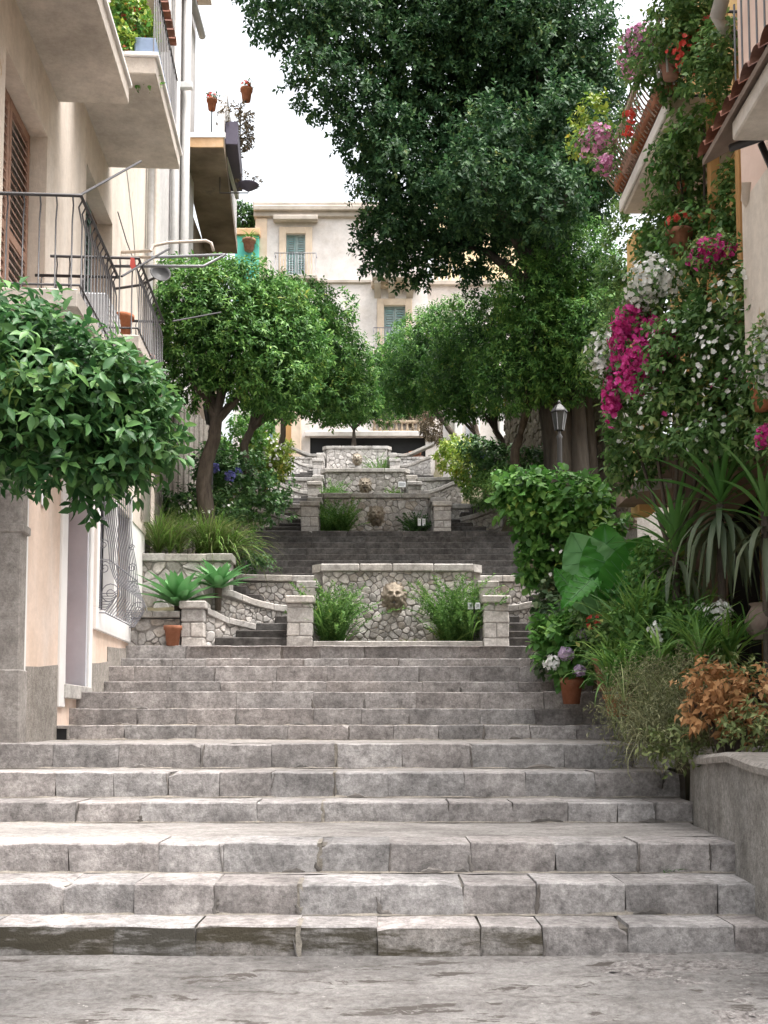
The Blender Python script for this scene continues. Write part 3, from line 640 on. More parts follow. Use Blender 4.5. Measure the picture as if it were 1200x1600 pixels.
FT = [(16.2,.21,SH[12],1.39), (23.8,-.18,5.32,1.16), (31.4,-.57,7.45,1.39), (41.0,-1.06,10.45,1.52)]
tiers = [tier(0, *FT[0], False, .106), tier(1, *FT[1], False, .15), tier(2, *FT[2], True, .17), tier(3, *FT[3], True, .19)]
# floors and upper flights
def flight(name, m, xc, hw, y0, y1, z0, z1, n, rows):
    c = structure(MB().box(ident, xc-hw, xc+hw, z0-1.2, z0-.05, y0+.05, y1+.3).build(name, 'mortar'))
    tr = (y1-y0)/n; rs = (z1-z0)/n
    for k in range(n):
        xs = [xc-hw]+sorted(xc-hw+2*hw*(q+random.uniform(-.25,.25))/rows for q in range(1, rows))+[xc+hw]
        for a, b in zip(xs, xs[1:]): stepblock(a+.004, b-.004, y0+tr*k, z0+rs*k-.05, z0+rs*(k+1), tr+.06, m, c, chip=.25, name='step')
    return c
def floor(name, xc, hw, y0, y1, z): structure(grid(name, 'tread', xc-hw, xc+hw, y0, y1, 30, 12, lambda X, Y: z + .004*wav(X, Y, int(y0), 3, 4, 4)))
floor('fountain_terrace', .21, 3.05, 15.9, 18.4, SH[12]-.015)
floor('landing', .1, 2.95, 18.35, 20.7, 3.6)
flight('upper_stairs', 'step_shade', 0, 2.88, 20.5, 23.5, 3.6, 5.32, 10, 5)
floor('fountain_terrace', -.18, 2.95, 23.45, 26.1, 5.305)
floor('landing', -.4, 2.95, 25.9, 29.8, 6.38)
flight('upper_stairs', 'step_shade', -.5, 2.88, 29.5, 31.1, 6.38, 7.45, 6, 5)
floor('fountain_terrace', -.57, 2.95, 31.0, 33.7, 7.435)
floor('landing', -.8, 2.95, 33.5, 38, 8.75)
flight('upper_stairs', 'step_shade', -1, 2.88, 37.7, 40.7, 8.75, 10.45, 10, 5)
floor('fountain_terrace', -1.06, 2.95, 40.6, 43.3, 10.435)
structure(grid('upper_terrace', 'tread', -14, 14, 43.05, 62, 30, 20, lambda X, Y: 11.72+0*X))
# ================================================================== LEFT HOUSES
def facade(fr, s0, s1, z0, z1, openings, depth, name, m, parent):
    """wall skin of given depth with real openings (s0,s1,z0,z1)"""
    ss = sorted({s0, s1, *[o[0] for o in openings], *[o[1] for o in openings]}); zz = sorted({z0, z1, *[o[2] for o in openings], *[o[3] for o in openings]})
    mb = MB()
    for a, b in zip(ss, ss[1:]):
        for c, d in zip(zz, zz[1:]):
            if any(o[0] <= a+1e-6 and b <= o[1]+1e-6 and o[2] <= c+1e-6 and d <= o[3]+1e-6 for o in openings): continue
            mb.add([fr(a,c,0), fr(b,c,0), fr(b,d,0), fr(a,d,0)], [(0,1,2,3)])
    for (a, b, c, d) in openings:
        for p, q in (((a,c),(b,c)), ((b,c),(b,d)), ((b,d),(a,d)), ((a,d),(a,c))):
            mb.add([fr(*p,0), fr(*q,0), fr(*q,-depth), fr(*p,-depth)], [(0,1,2,3)])
    for p, q in (((s0,z0),(s1,z0)), ((s1,z0),(s1,z1)), ((s1,z1),(s0,z1)), ((s0,z1),(s0,z0))):
        mb.add([fr(*p,0), fr(*q,0), fr(*q,-depth), fr(*p,-depth)], [(0,1,2,3)])
    return mb.build(name, m, parent)
def shutter(parent, fr, s0, s1, z0, z1, d, m, name='shutter', leaves=2, slats=16):
    for k in range(leaves):
        a = s0+(s1-s0)*k/leaves+.008; b = s0+(s1-s0)*(k+1)/leaves-.008; mb = MB(); w_ = min(.07, (b-a)*.18)
        mb.box(fr, a, a+w_, z0, z1, d-.045, d).box(fr, b-w_, b, z0, z1, d-.045, d)
        for z in (z0, (z0+z1)/2-.04, z1-.09): mb.box(fr, a+w_, b-w_, z, z+.09, d-.043, d-.002)
        o = mb.build(name, m, parent); h = (z1-z0)/slats
        for j in range(slats):
            z = z0+h*j
            MB().add([fr(a+w_*.8, z+.005, d-.006), fr(b-w_*.8, z+.005, d-.006), fr(b-w_*.8, z+h*.95, d-.04), fr(a+w_*.8, z+h*.95, d-.04), fr(a+w_*.8, z+.017, d-.002), fr(b-w_*.8, z+.017, d-.002)],
                     [(0,1,2,3),(0,1,5,4),(4,5,2,3)]).build('slat', m, o)
xw = lambda Y: -3.45-.06*(Y-10.2)
S = lambda Y: (Y-7.5)*1.0018
H1 = Frame((xw(7.5), 7.5, 0), (-.06,1,0), (1,.06,0))
h1 = thing('cream_house', (-5.2, 12, 0), 'cream plastered house along the left of the stairs with two concrete balconies above the door', 'house')
ops = [(S(12.06),S(13.29),1.66,4.15), (S(13.75),S(15.95),2.68,4.75), (S(9.4),S(10.9),4.6,7.3), (S(12.75),S(14.4),5.15,8.0)]
facade(H1, S(7.5), S(17.4), 4.3, 12.5, [o for o in ops if o[2] > 4.4], .3, 'wall', 'cream', h1)
facade(H1, S(10.0), S(17.4), 0, 4.3, [ops[0], (ops[1][0], ops[1][1], ops[1][2], 4.3)], .3, 'wall', 'peach', h1)
MB().box(H1, S(7.5), S(17.38), -.3, 12.45, -7, -.3).build('house_body', 'greyplaster', h1)
box('floor_band', 'cream', h1, H1, S(7.5), S(17.4), 4.24, 4.36, -.05, .035)
# pilaster, plinths, corner strip
box('pilaster', 'pilaster', h1, H1, S(9.9), S(10.1), .8, 4.1, -.6, .1, c=.01)
box('pilaster_moulding', 'pilaster', h1, H1, S(9.88), S(10.12), 2.98, 3.06, -.6, .13, c=.01)
box('pilaster_base', 'pilaster', h1, H1, S(9.87), S(10.12), .95, 1.72, -.6, .125, c=.012)
box('pilaster_edge', 'white', h1, H1, S(10.1), S(10.3), 1.0, 4.1, -.1, .06, c=.008)
for (a, b, z0, z1) in ((10.32,11.78,.9,1.83), (13.42,14.55,1.3,2.02), (14.55,16.1,1.5,2.3)):
    vs = [H1(S(a),z0,.012), H1(S(b),z0,.012), H1(S(b),z1+random.uniform(0,.05),.012), H1(S((a+b)/2),z1-.03,.014), H1(S(a),z1-.06,.012)]
    MB().add(vs+[v-H1.N*.03 for v in vs], [(0,1,2,3,4),(5,6,7,8,9)]+[(i,(i+1)%5,(i+1)%5+5,i+5) for i in range(5)]).build('plinth', 'plinth', h1)
box('corner_strip', 'white', h1, H1, S(16.25), S(17.4), 2.5, 4.3, -.1, .02)
# street door with white surround, red leaf
for (a, b) in ((11.8,12.06),(13.29,13.46)): box('door_surround', 'white', h1, H1, S(a), S(b), 1.4, 4.3, -.1, .03, c=.008)
box('threshold', 'cap', h1, H1, S(12.0), S(13.35), 1.5, 1.66, -.3, .06, c=.01)
dr = box('door', 'red_door', h1, H1, S(12.1), S(13.25), 1.66, 4.12, -.29, -.24)
for z in (1.9, 2.75, 3.45): box('panel', 'red_door', dr, H1, S(12.25), S(13.1), z, z+.55, -.245, -.22, c=.012)
box('jamb_lining', 'jamb', h1, H1, S(13.22), S(13.285), 1.66, 4.14, -.3, 0)
# window with bulging grille
wn = MB()
for (a, b, z0, z1) in ((13.6,16.1,2.4,2.68), (13.6,13.75,2.68,4.6), (15.95,16.1,2.68,4.6), (14.76,14.94,2.68,4.6)): wn.box(H1, S(a), S(b), z0, z1, -.12, .045, c=.008)
wn = wn.build('window_surround', 'white', h1)
for (a, b) in ((13.77,14.74),(14.96,15.93)):
    box('window_pane', 'glassdark', wn, H1, S(a), S(b), 2.7, 4.58, -.2, -.18)
    fm = MB()
    for q in (0,1):
        fm.box(H1, S(a)+q*(b-a-.06), S(a)+q*(b-a-.06)+.06, 2.7, 4.58, -.18, -.13)
    fm.box(H1, S(a)+.06, S(b)-.06, 2.7, 2.77, -.18, -.132).build('window_frame', 'mesh_grey', wn)
def bulge(z):                                   # belly profile of the goose-breast grille
    t = (z-2.62)/(4.55-2.62); return .05 + .2*math.exp(-((t-.14)/.13)**2) + .1*math.exp(-((t-.4)/.22)**2)
gr = thing('window_grille', H1(S(14.85), 2.6, .1), 'wrought iron window grille with scrolled bulging belly beside the left door', 'grille')
zz = [2.62+(4.55-2.62)*i/16 for i in range(17)]
for i in range(15):
    s = S(13.78)+(S(15.92)-S(13.78))*i/14
    tube('bar', 'iron_grey', gr, [H1(s, z, bulge(z)) for z in zz], .0075, 6)
for z in (2.62, 3.3, 4.5): tube('cross_bar', 'iron_grey', gr, [H1(S(13.74), z, 0), H1(S(13.78), z, bulge(z)), H1(S(15.92), z, bulge(z)), H1(S(15.96), z, 0)], .009, 6)
for (s, sg) in ((S(13.78), 1), (S(15.93), 1)):  # side scrolls
    for (zc, r, dc) in ((2.86,.15,.17), (3.2,.09,.1), (3.5,.07,.08), (3.8,.05,.07)):
        pts = []
        for k in range(22):
            an = k*.5; rr = r*(1-k/26); pts.append(H1(s, zc+math.sin(an)*rr, dc+math.cos(an)*rr*.9))
        tube('scroll', 'iron_grey', gr, pts, .007, 5)
    for k in range(7):
        zc = 2.66+k*.035; tube('bar', 'iron_grey', gr, [H1(s, zc, 0), H1(s, zc, bulge(zc)*.8), H1(s, zc+.05, bulge(zc+.05))], .006, 5)
# doorbell plate
db = thing('doorbell_plate', P(51.5, 767, 10.95), 'small white doorbell plate with three buttons beside the left pilaster', 'doorbell')
fd = Frame(H1(S(11.0), 3.52, .0), H1.U, H1.N); db.location = fd.O; WL[db] = fd.O.copy()
box('plate', 'sign', db, fd, -.06, .06, -.08, .08, .001, .02, c=.01)
for k in range(3): MB().box(fd, -.014, .014, -.05+k*.04, -.026+k*.04, .02, .028, c=.004).build('button', 'sign_ink', db)
# dark drain opening at the wall foot
dn = thing('drain_box', (-3.47, 11.75, SH[5]), 'small black drain opening at the foot of the left wall', 'drain')
fdr = Frame((-3.62, 11.79, SH[5]), (1,0,0), (0,-1,0))
MB().box(fdr, 0, .2, 0, .13, .001, .012).build('opening', 'black', dn)
fmq = MB()
for q in ((0,.2,.115,.145),(-.02,0,0,.145),(.2,.22,0,.145)): fmq.box(fdr, *q, 0, .025)
fmq.build('rim', 'pilaster', dn)
# balcony slabs
def slabpart(par, fr, s0, s1, z0, th, d1, m='slab', lip='white'):
    o = box('balcony', m, par, fr, s0, s1, z0, z0+th, -.02, d1, c=.012)
    return o
def railing(par, fr, s0, s1, z0, z1, d1, near=True, far=True, step=.125, m='iron'):
    path = ([fr(s0, z1, .02)] if near else [])+[fr(s0, z1, d1), fr(s1, z1, d1)]+([fr(s1, z1, .02)] if far else [])
    tube('hand_rail', m, par, path, .016, 8)
    lo = z0+.1; tube('foot_rail', m, par, [Vector((p.x, p.y, lo)) for p in path], .011, 6)
    segs = list(zip(path, path[1:]))
    for a, b in segs:
        n = max(2, int((b-a).length/step)); out = Vector(((b-a).y, -(b-a).x, 0)).normalized()
        c = fr((s0+s1)/2, 0, d1*.4); 
        if out.dot(Vector((a.x-c.x, a.y-c.y, 0))) < 0: out = -out
        for k in range(n):
            p = a+(b-a)*((k+.5)/n)
            tube('bar', m, par, [Vector((p.x, p.y, z0)), Vector((p.x, p.y, z0+(z1-z0)*.75)), Vector((p.x, p.y, z1-.07))-out*.03, Vector((p.x, p.y, z1-.01))-out*.0], .0075, 5)
pr1, pr2, ps3, ps4 = P(125,303,8.8), P(215,400,11.04), P(200,160,11.33), P(280,262,14.07)
dd = lambda p: p.x-xw(p.y)
b1 = slabpart(h1, H1, S(8.6), S(10.35), pr1.z-1.03, .16, dd(pr1)+.03); railing(b1, H1, S(8.78), S(Yat(190,430,pr1.z)), pr1.z-.87, pr1.z, dd(pr1))
b2 = slabpart(h1, H1, S(10.95), S(13.1), pr2.z-1.0, .15, dd(pr2)+.04); railing(b2, H1, S(11.04), S(Yat(270,500,pr2.z)), pr2.z-.85, pr2.z, dd(pr2))
b3 = slabpart(h1, H1, S(7.6), S(11.33), ps3.z, .2, dd(ps3))
b4 = slabpart(h1, H1, S(11.9), S(14.07), ps4.z, .2, dd(ps4))
for b_, s0, s1, z0, d1 in ((b3, 7.6, 11.33, ps3.z, dd(ps3)), (b4, 11.9, 14.07, ps4.z, dd(ps4))):
    box('slab_edge', 'white', b_, H1, S(s0)-.03, S(s1)+.03, z0+.2, z0+.25, -.02, d1+.03, c=.008)
# clothes-drying prongs
for (a, b) in (((125,305,8.85),(220,252,10.6)), ((190,432,10.2),(265,388,11.8)), ((270,502,12.9),(345,488,14.0))):
    tube('drying_prong', 'iron', b1 if a[0] < 200 else b2, [P(*a), P(*b)], .011, 6)
# shutters
shutter(h1, H1, S(9.42), S(10.88), 4.62, 7.28, -.17, 'shutter_rust', slats=30)
shutter(h1, H1, S(12.77), S(14.0), 5.17, 7.98, -.2, 'shutter_green', slats=26)
box('door_reveal', 'brownplaster', h1, H1, S(14.0), S(14.39), 5.16, 7.99, -.29, -.2)
# roof tiles of the left house
rf = MB().box(H1, S(7.5), S(17.6), 12.5, 12.58, -7, .25).build('roof', 'cream', h1)
for k in range(44):
    s = S(7.6)+k*.23; pts = [H1(s+.1*math.cos(a), 12.6+.08*math.sin(a), d) for d in (-1.5, .4) for a in np.linspace(0, math.pi, 7)]
    MB().add(pts, [(i, i+1, i+8, i+7) for i in range(6)]).build('roof_tile', 'tile', rf)
for s in (S(17.1),):
    tube('drain_pipe', 'pvc', h1, [H1(s, 12.3, .08), H1(s, 8.9, .08), H1(s, 4.4, .08)], .055, 10)

# second house, grey plaster, with pipes
H2 = Frame((-3.98, 17.45, 0), (.0,1,0), (1,0,0))
h2 = thing('narrow_house', (-5.5, 19.5, 2), 'pale grey plastered house with drainpipes beyond the left cream house', 'house')
MB().box(H2, 0, 4.6, 1.5, 16.5, -6, 0).build('wall', 'greyplaster', h2)
for (s, r, m_) in ((2.1,.07,'pvc'), (3.1,.085,'pvc'), (.5,.05,'pipe_cream')): tube('drain_pipe', m_, h2, [H2(s, 3.5, .1), H2(s, 10, .1), H2(s, 15.6, .1)], r, 10)
tube('gutter', 'pvc', h2, [H2(-.2, 15.7, .12), H2(4.7, 15.75, .12)], .08, 10)
for z in (6.2, 8.9): box('band', 'white', h2, H2, 0, 4.6, z, z+.14, 0, .05, c=.01)
rf2 = box('roof', 'cornice', h2, H2, -.1, 4.8, 16.5, 16.7, -6.1, .3)
for k in range(20):
    s = k*.24; pts = [H2(s+.1*math.cos(a), 16.72+.07*math.sin(a), d) for d in (-1.5, .4) for a in np.linspace(0, math.pi, 7)]
    MB().add(pts, [(i, i+1, i+8, i+7) for i in range(6)]).build('roof_tile', 'tile', rf2)
wq = MB()
# terrace slab house behind
zT = P(350, 232, 20.66).z
h3 = thing('terrace_house', (-5.5, 24, 3), 'left house with a dark brown overhanging terrace slab and steps on top', 'house')
H3 = Frame((-4.25, 22.1, 0), (0,1,0), (1,0,0))
MB().box(H3, 0, 5.5, 3, zT-.02, -6, 0).build('wall', 'slab_brown', h3)
xo0 = P(350, 232, 20.66).x; xo1 = P(370, 400, 25.4).x
sl = MB().add([(-4.0,20.66,zT),(xo0,20.66,zT),(xo1,25.5,zT),(-4.3,25.5,zT),(-4.0,20.66,zT+.26),(xo0,20.66,zT+.26),(xo1,25.5,zT+.26),(-4.3,25.5,zT+.26)],
    [(0,1,2,3),(4,5,6,7),(0,1,5,4),(1,2,6,5),(2,3,7,6),(3,0,4,7)]).build('terrace_slab', 'slab_brown', h3)
box('fascia', 'orange_edge', h3, ident, -3.97, xo0-.01, zT+.01, zT+.2, 20.62, 20.655)
box('slab_edge', 'white', h3, ident, -3.97, xo0+.03, zT+.2, zT+.3, 20.6, 20.658)
tb = Vector((xo0, 20.7, zT+.26)); td = Vector((xo1-xo0, 4.8, 0)).normalized()
fp = Frame((xo0-.12, 20.75, zT+.26), td, (td.y, -td.x, 0))
MB().add([fp(0,0,.1), fp(4.6,0,.1), fp(4.6,1.5,.1), fp(1.0,1.5,.1), fp(.1,.45,.1), fp(0,0,-.03), fp(4.6,0,-.03), fp(4.6,1.5,-.03), fp(1.0,1.5,-.03), fp(.1,.45,-.03)],
    [(0,1,2,3,4),(5,6,7,8,9)]+[(i,(i+1)%5,(i+1)%5+5,i+5) for i in range(5)]).build('parapet', 'greyplaster', h3)
for k in range(6): box('terrace_step', 'cornice', h3, ident, -3.86, -3.3, zT+.27+.16*k, zT+.27+.16*(k+1)-.01, 21.6+.27*k, 21.6+.27*(k+1)+.02, c=.01)
box('stair_cheek', 'white', h3, ident, -3.28, -3.2, zT+.26, zT+1.35, 21.5, 23.3, c=.01)
box('white_beam', 'metal_white', h3, ident, -4.0, P(303,141,20.5).x, P(303,141,20.5).z-.06, P(303,141,20.5).z+.06, 20.3, 20.42, c=.01)
# planter box outside the parapet
pb = thing('trough_planter', P(366, 235, 21.6), 'long dark planter box hung outside the terrace parapet, overflowing with leaves', 'planter')
MB().box(fp, .25, 2.2, .02, .5, .11, .36, c=.01).build('box', 'purple_box', pb)
foliage('foliage', 'brownshrub', pb, [(tuple(fp(.5+.5*k, .7+.12*k, .26)), (.3,.26,.3)) for k in range(4)], 130, 7, .09, .05, .12)
# small pots against the sky
def skypot(px, py, Y, r, label, post):
    b = P(px, py, Y); t = pot('flower_pot', b, r, r*2.1, label, 'pots high on the terrace house'); tp = b+Vector((0,0,r*2.1))
    foliage('plant', 'darkshrub', t, [(tuple(tp+Vector((0,0,r*.4))), (r*.9,r*.9,r*.6))], 14, 5, .07, .04, .06)
    flowers('blossom', 'redflower', t, [(tuple(tp+Vector((0,0,r*.5))), (r*.9,r*.9,r*.6))], 16, .035)
    tube('support', 'iron', t, post(b), .015, 6)
skypot(331, 172, 23.2, .115, 'small flower pot on a post at the top of the terrace steps', lambda b: [b, Vector((b.x, b.y, zT+1.2))])
skypot(385, 158, 22.5, .13, 'small flower pot on a tall thin post above the terrace planter', lambda b: [b, b+Vector((-.12,0,-.05)), Vector((b.x-.13, b.y, zT+1.0)), Vector((b.x-.3, b.y, zT+.7))])
skypot(300, 18, 21.5, .12, 'flower pot on a bracket near the roof of the grey house', lambda b: [b, b+Vector((-.5,0,-.02)), Vector((-4.0,b.y,b.z-.3))])
hb = thing('hanging_basket', P(388, 300, 21.8), 'shallow hanging basket of flowers on a bracket below the terrace', 'basket')
cb_ = P(388, 300, 21.8); MB().lathe(cb_, [(0,0),(.08,.05),(.2,.13),(.22,.15),(.18,.15),(0,.08)], 14).build('bowl', 'purple_box', hb, True)
foliage('plant', 'brownshrub', hb, [(tuple(cb_+Vector((0,0,.23))), (.26,.2,.08))], 26, 5, .07, .04, .08)
tube('bracket', 'iron', hb, [cb_+Vector((0,0,.02)), cb_+Vector((0,0,-.02)), Vector((xo0-.25, 21.8, cb_.z-.02)), Vector((xo0-.25, 21.8, zT+.01))], .012, 6)

# things on the left balconies
ac = thing('air_conditioner', P(120, 520, 12.0), 'grey boxed air conditioner behind the second railing', 'air conditioner')
fa = Frame(H1(S(11.5), pr2.z-.85, .2), H1.U, H1.N)
bd = box('casing', 'ac_grey', ac, fa, 0, .8, .05, .66, 0, .32, c=.02)
for k in range(9): box('grille_slat', 'metal_white', ac, fa, .06, .74, .1+k*.055, .13+k*.055, .32, .335)
for q in (.1, .65): box('foot', 'iron', ac, fa, q, q+.06, 0, .05, .03, .29)
pot('flower_pot', H1(S(12.6), pr2.z-.25, .5), .12, .22, 'terracotta pot hung at the second railing of the left house', 'pots on the left balconies')
pot('flower_pot', H1(S(12.2), pr2.z-.85, .82), .11, .2, 'terracotta pot on the floor of the second left balcony', 'pots on the left balconies')
aw = thing('awning_frame', P(290, 395, 15.5), 'bent cream tube awning frame above the left citrus trees', 'awning frame')
a0 = [P(236,392,15.0), P(240,384,15.0), P(262,379,15.1), P(322,376,15.3), P(330,380,15.3), P(334,392,15.3)]
tube('tube', 'pipe_cream', aw, a0, .022, 8)
tube('cross_tube', 'iron_grey', aw, [P(236,402,15.0), P(352,398,15.3)], .022, 8)
tube('wall_arm', 'pipe_cream', aw, [P(236,402,15.0), Vector((xw(15), 15.0, P(236,402,15).z))], .022, 8)
tube('wall_arm', 'pipe_cream', aw, [P(236,392,15.0), Vector((xw(15), 15.05, P(236,392,15).z))], .022, 8)
tube('side_tube', 'iron_grey', aw, [P(352,398,15.3), P(318,416,14.4), Vector((xw(14.4), 14.4, P(318,416,14.4).z))], .02, 8)
ds = thing('satellite_dish', P(250, 430, 14.6), 'grey satellite dish on the left house wall above the citrus tree', 'satellite dish')
cd = P(250, 430, 14.6)
dsh = MB(); dsh.lathe((0,0,0), [(0,0),(.06,.01),(.11,.03),(.14,.05),(.145,.054),(.14,.058),(.11,.036),(0,.012)], 20)
rotm = Matrix.Rotation(R(70), 3, 'X') @ Matrix.Rotation(R(20), 3, 'Y')
dsh.v = [tuple(cd + rotm @ Vector(v)) for v in dsh.v]; dsh.build('dish', 'black', ds, True)
tube('arm', 'iron', ds, [cd, cd+Vector((-.3,.1,-.1)), Vector((xw(14.7), 14.7, cd.z-.15))], .018, 6)
pg = thing('clothes_peg_bag', P(206, 400, 11.3), 'small red cloth clipped to the second left railing', 'cloth')
MB().add([P(204,402,11.05), P(210,403,11.05), P(212,416,11.06), P(207,424,11.06), P(203,415,11.05)]+[P(204,402,11.08), P(210,403,11.08), P(212,416,11.09), P(207,424,11.09), P(203,415,11.08)],
    [(0,1,2,3,4),(5,6,7,8,9)]+[(i,(i+1)%5,(i+1)%5+5,i+5) for i in range(5)]).build('cloth', 'red_cloth', pg)
# flower box on upper slab
fb = thing('balcony_plant', H1(S(12.3), ps4.z+.25, .8), 'lush light green plant with red and orange blossoms on the upper left balcony', 'plant', None)
MB().box(H1, S(12.0), S(13.3), ps4.z+.25, ps4.z+.5, .68, .92, c=.01).build('trough', 'blue', fb)
lb = [lobe(202,40,12.4,28,48,.3), lobe(196,90,12.2,18,35,.25), lobe(218,55,12.8,18,30,.25)]
foliage('foliage', 'yellowshrub', fb, lb, 260, 7, .085, .045, .12); foliage('foliage', 'shrub', fb, lb, 200, 6, .085, .045, .12)
flowers('blossom', 'redflower', fb, lb, 26, .04)
fb2 = thing('balcony_plant', P(215, 125, 12.2), 'small trailing plant with white blossoms at the corner of the upper left balcony', 'plant')
lb = [lobe(218,118,12.2,22,12,.2)]; foliage('foliage', 'shrub', fb2, lb, 60, 6, .08, .045, .1); flowers('blossom', 'whiteflower', fb2, lb, 20, .035)
rl = thing('balcony_rail', H1(S(13), ps4.z+.25, .9), 'thin iron railing of the upper left balcony behind the flower box', 'railing')
tube('hand_rail', 'iron', rl, [H1(S(11.95), ps4.z+1.2, .9), H1(S(14.0), ps4.z+1.2, .9)], .015, 6)
for k in range(16): tube('bar', 'iron', rl, [H1(S(12)+k*.13, ps4.z+.25, .9), H1(S(12)+k*.13, ps4.z+1.2, .9)], .008, 5)

# ================================================================== BUILDINGS AT THE BACK
YB = 46.0
def X_(px, Y=YB): return P(px, 400, Y).x
def Z_(py, Y=YB): return P(520, py, Y).z
pal = thing('palazzo', (X_(530), YB+4, 11.7), 'tall white plastered building with shuttered windows closing the top of the stairs', 'building')
fpz = Frame((0, YB, 0), (1,0,0), (0,-1,0))
x0, x1 = X_(399), X_(668); zt = Z_(340)
wins = [(X_(447), X_(477), Z_(432), Z_(366)), (X_(600), X_(633), Z_(548), Z_(478))]
facade(fpz, x0, x1, 11.5, zt, wins, .25, 'wall', 'palazzo', pal)
MB().box(fpz, x0+.02, x1-.02, 11.5, zt-.05, -9, -.25).build('building_body', 'palazzo', pal)
for (za, zb_, d) in ((zt-.02, zt+.22, .16), (zt+.2, zt+.42, .3), (zt+.4, zt+.62, .2)): box('cornice', 'cornice', pal, fpz, x0-.08, x1+.05, za, zb_, -.4, d, c=.03)
box('string_course', 'cornice', pal, fpz, X_(488), X_(580), Z_(443), Z_(438), 0, .1, c=.02)
box('quoin_strip', 'palazzo_trim', pal, fpz, x0, x0+.5, 11.6, zt-.05, 0, .05)
for n_, (a, b, c, d) in enumerate(wins):
    shutter(pal, fpz, a, b, c, d, -.1, 'shutter_blue', slats=18)
    mt_ = 'palazzo_trim'
    for q in ((a-.3, a, c-.05, d+.3), (b, b+.3, c-.05, d+.3), (a, b, d, d+.3)): box('window_surround', mt_, pal, fpz, *q, 0, .09, c=.015)
    box('window_hood', 'cornice' if n_ == 0 else mt_, pal, fpz, a-.55, b+.55, d+.5 if n_ == 0 else d+.75, d+.72 if n_ == 0 else d+.98, 0, .35, c=.03)
    bl = box('window_balcony', 'cornice', pal, fpz, a-.5, b+.55, c-.3, c-.12, 0, .5, c=.02)
    pth = [fpz(a-.45, c+.85, 0), fpz(a-.45, c+.85, .45), fpz(b+.5, c+.85, .45), fpz(b+.5, c+.85, 0)]
    tube('hand_rail', 'iron_grey', bl, pth, .02, 6)
    for k in range(15): s = a-.45+(b-a+.95)*k/14; tube('bar', 'iron_grey', bl, [fpz(s, c-.12, .45), fpz(s, c+.85, .45)], .012, 5)
# ornate balcony on brackets over the lower window
zb0 = Z_(440)
bl = box('ornate_balcony', 'cornice', pal, fpz, X_(582), X_(648), zb0-.16, zb0+.06, 0, .8, c=.03)
for px in (590, 612, 640):
    s = X_(px); MB().add([fpz(s+e, z, d) for e in (-.14,.14) for (z, d) in ((zb0-.16,0),(zb0-.16,.7),(zb0-.32,.66),(zb0-.6,.2),(zb0-.75,0))],
        [(0,1,2,3,4),(5,6,7,8,9)]+[(i,(i+1)%5,(i+1)%5+5,i+5) for i in range(5)]).build('bracket', 'cornice', bl)
pth = [fpz(X_(583), zb0+1.0, .05), fpz(X_(583), zb0+1.0, .75), fpz(X_(647), zb0+1.0, .75), fpz(X_(647), zb0+1.0, .05)]
tube('hand_rail', 'iron_grey', bl, pth, .02, 6)
for k in range(18): s = X_(583)+(X_(647)-X_(583))*k/17; tube('bar', 'iron_grey', bl, [fpz(s, zb0+.06, .75), fpz(s, zb0+1.0, .75)], .012, 5)
# ground-floor ledge; the shadow below it is put in as a black block
zl = Z_(684, 45.3)
lg = thing('ledge_wall', (X_(570,45), 45, 11.7), 'cream ledge with its shadow put in as a long black block beneath it at the foot of the white building', 'ledge')
fl = Frame((0, 45.3, 0), (1,0,0), (0,-1,0))
box('ledge', 'palazzo', lg, fl, X_(478,45.3), X_(690,45.3), zl, zl+.22, -.65, .25, c=.02)
box('ledge_shadow', 'black', lg, fl, X_(486,45.3), X_(664,45.3), 11.7, zl, -.5, -.05)
for (a, b) in ((472,486),(664,690)): box('ledge_end', 'palazzo', lg, fl, X_(a,45.3), X_(b,45.3), 11.7, zl, -.6, .1)
box('pale_base', 'palazzo_trim', lg, fl, X_(487,45.3), X_(660,45.3), 11.65, 11.85, -.1, .15)
wb = thing('wooden_balustrade', P(615, 675, 45), 'low wooden balustrade with terracotta jars on the ledge of the white building', 'balustrade')
zq = zl+.22
for (z0, z1) in ((.0,.08),(.42,.52)): box('rail', 'tanwood', wb, fl, X_(583,45.3), X_(655,45.3), zq+z0, zq+z1, -.1, .08, c=.01)
for k in range(9): s = X_(585,45.3)+(X_(653,45.3)-X_(585,45.3))*k/8; MB().lathe(fl(s, zq+.08, -.01), [(.05,0),(.08,.08),(.04,.2),(.05,.3),(.06,.34)], 8).build('baluster', 'tanwood', wb, True)
for px, r in ((640,.22),(648,.25),(655,.18)):
    b = P(px, 696, 44.6); pot('terracotta_jar', Vector((b.x, 44.6, 11.72)), r, r*2.6, {640:'left',648:'middle',655:'right'}[px]+' terracotta jar of three by the ledge below the white building', 'terracotta jars on the upper terrace')
ws = thing('doorway', P(455, 675, 44.8), 'ochre doorway and pale blue curtain at the left end of the upper terrace', 'doorway')
fo = Frame((0, 44.9, 0), (1,0,0), (0,-1,0))
box('wall', 'palazzo_trim', ws, fo, X_(432,45), X_(472,45), 11.7, Z_(640,45), -.4, 0, c=.02)
box('door', 'wood', ws, fo, X_(442,45), X_(457,45), 11.72, Z_(655,45), 0, .06, c=.02)
box('curtain', 'blue', ws, fo, X_(424,45), X_(431,45), 11.72, Z_(640,45), -.2, .05, c=.02)
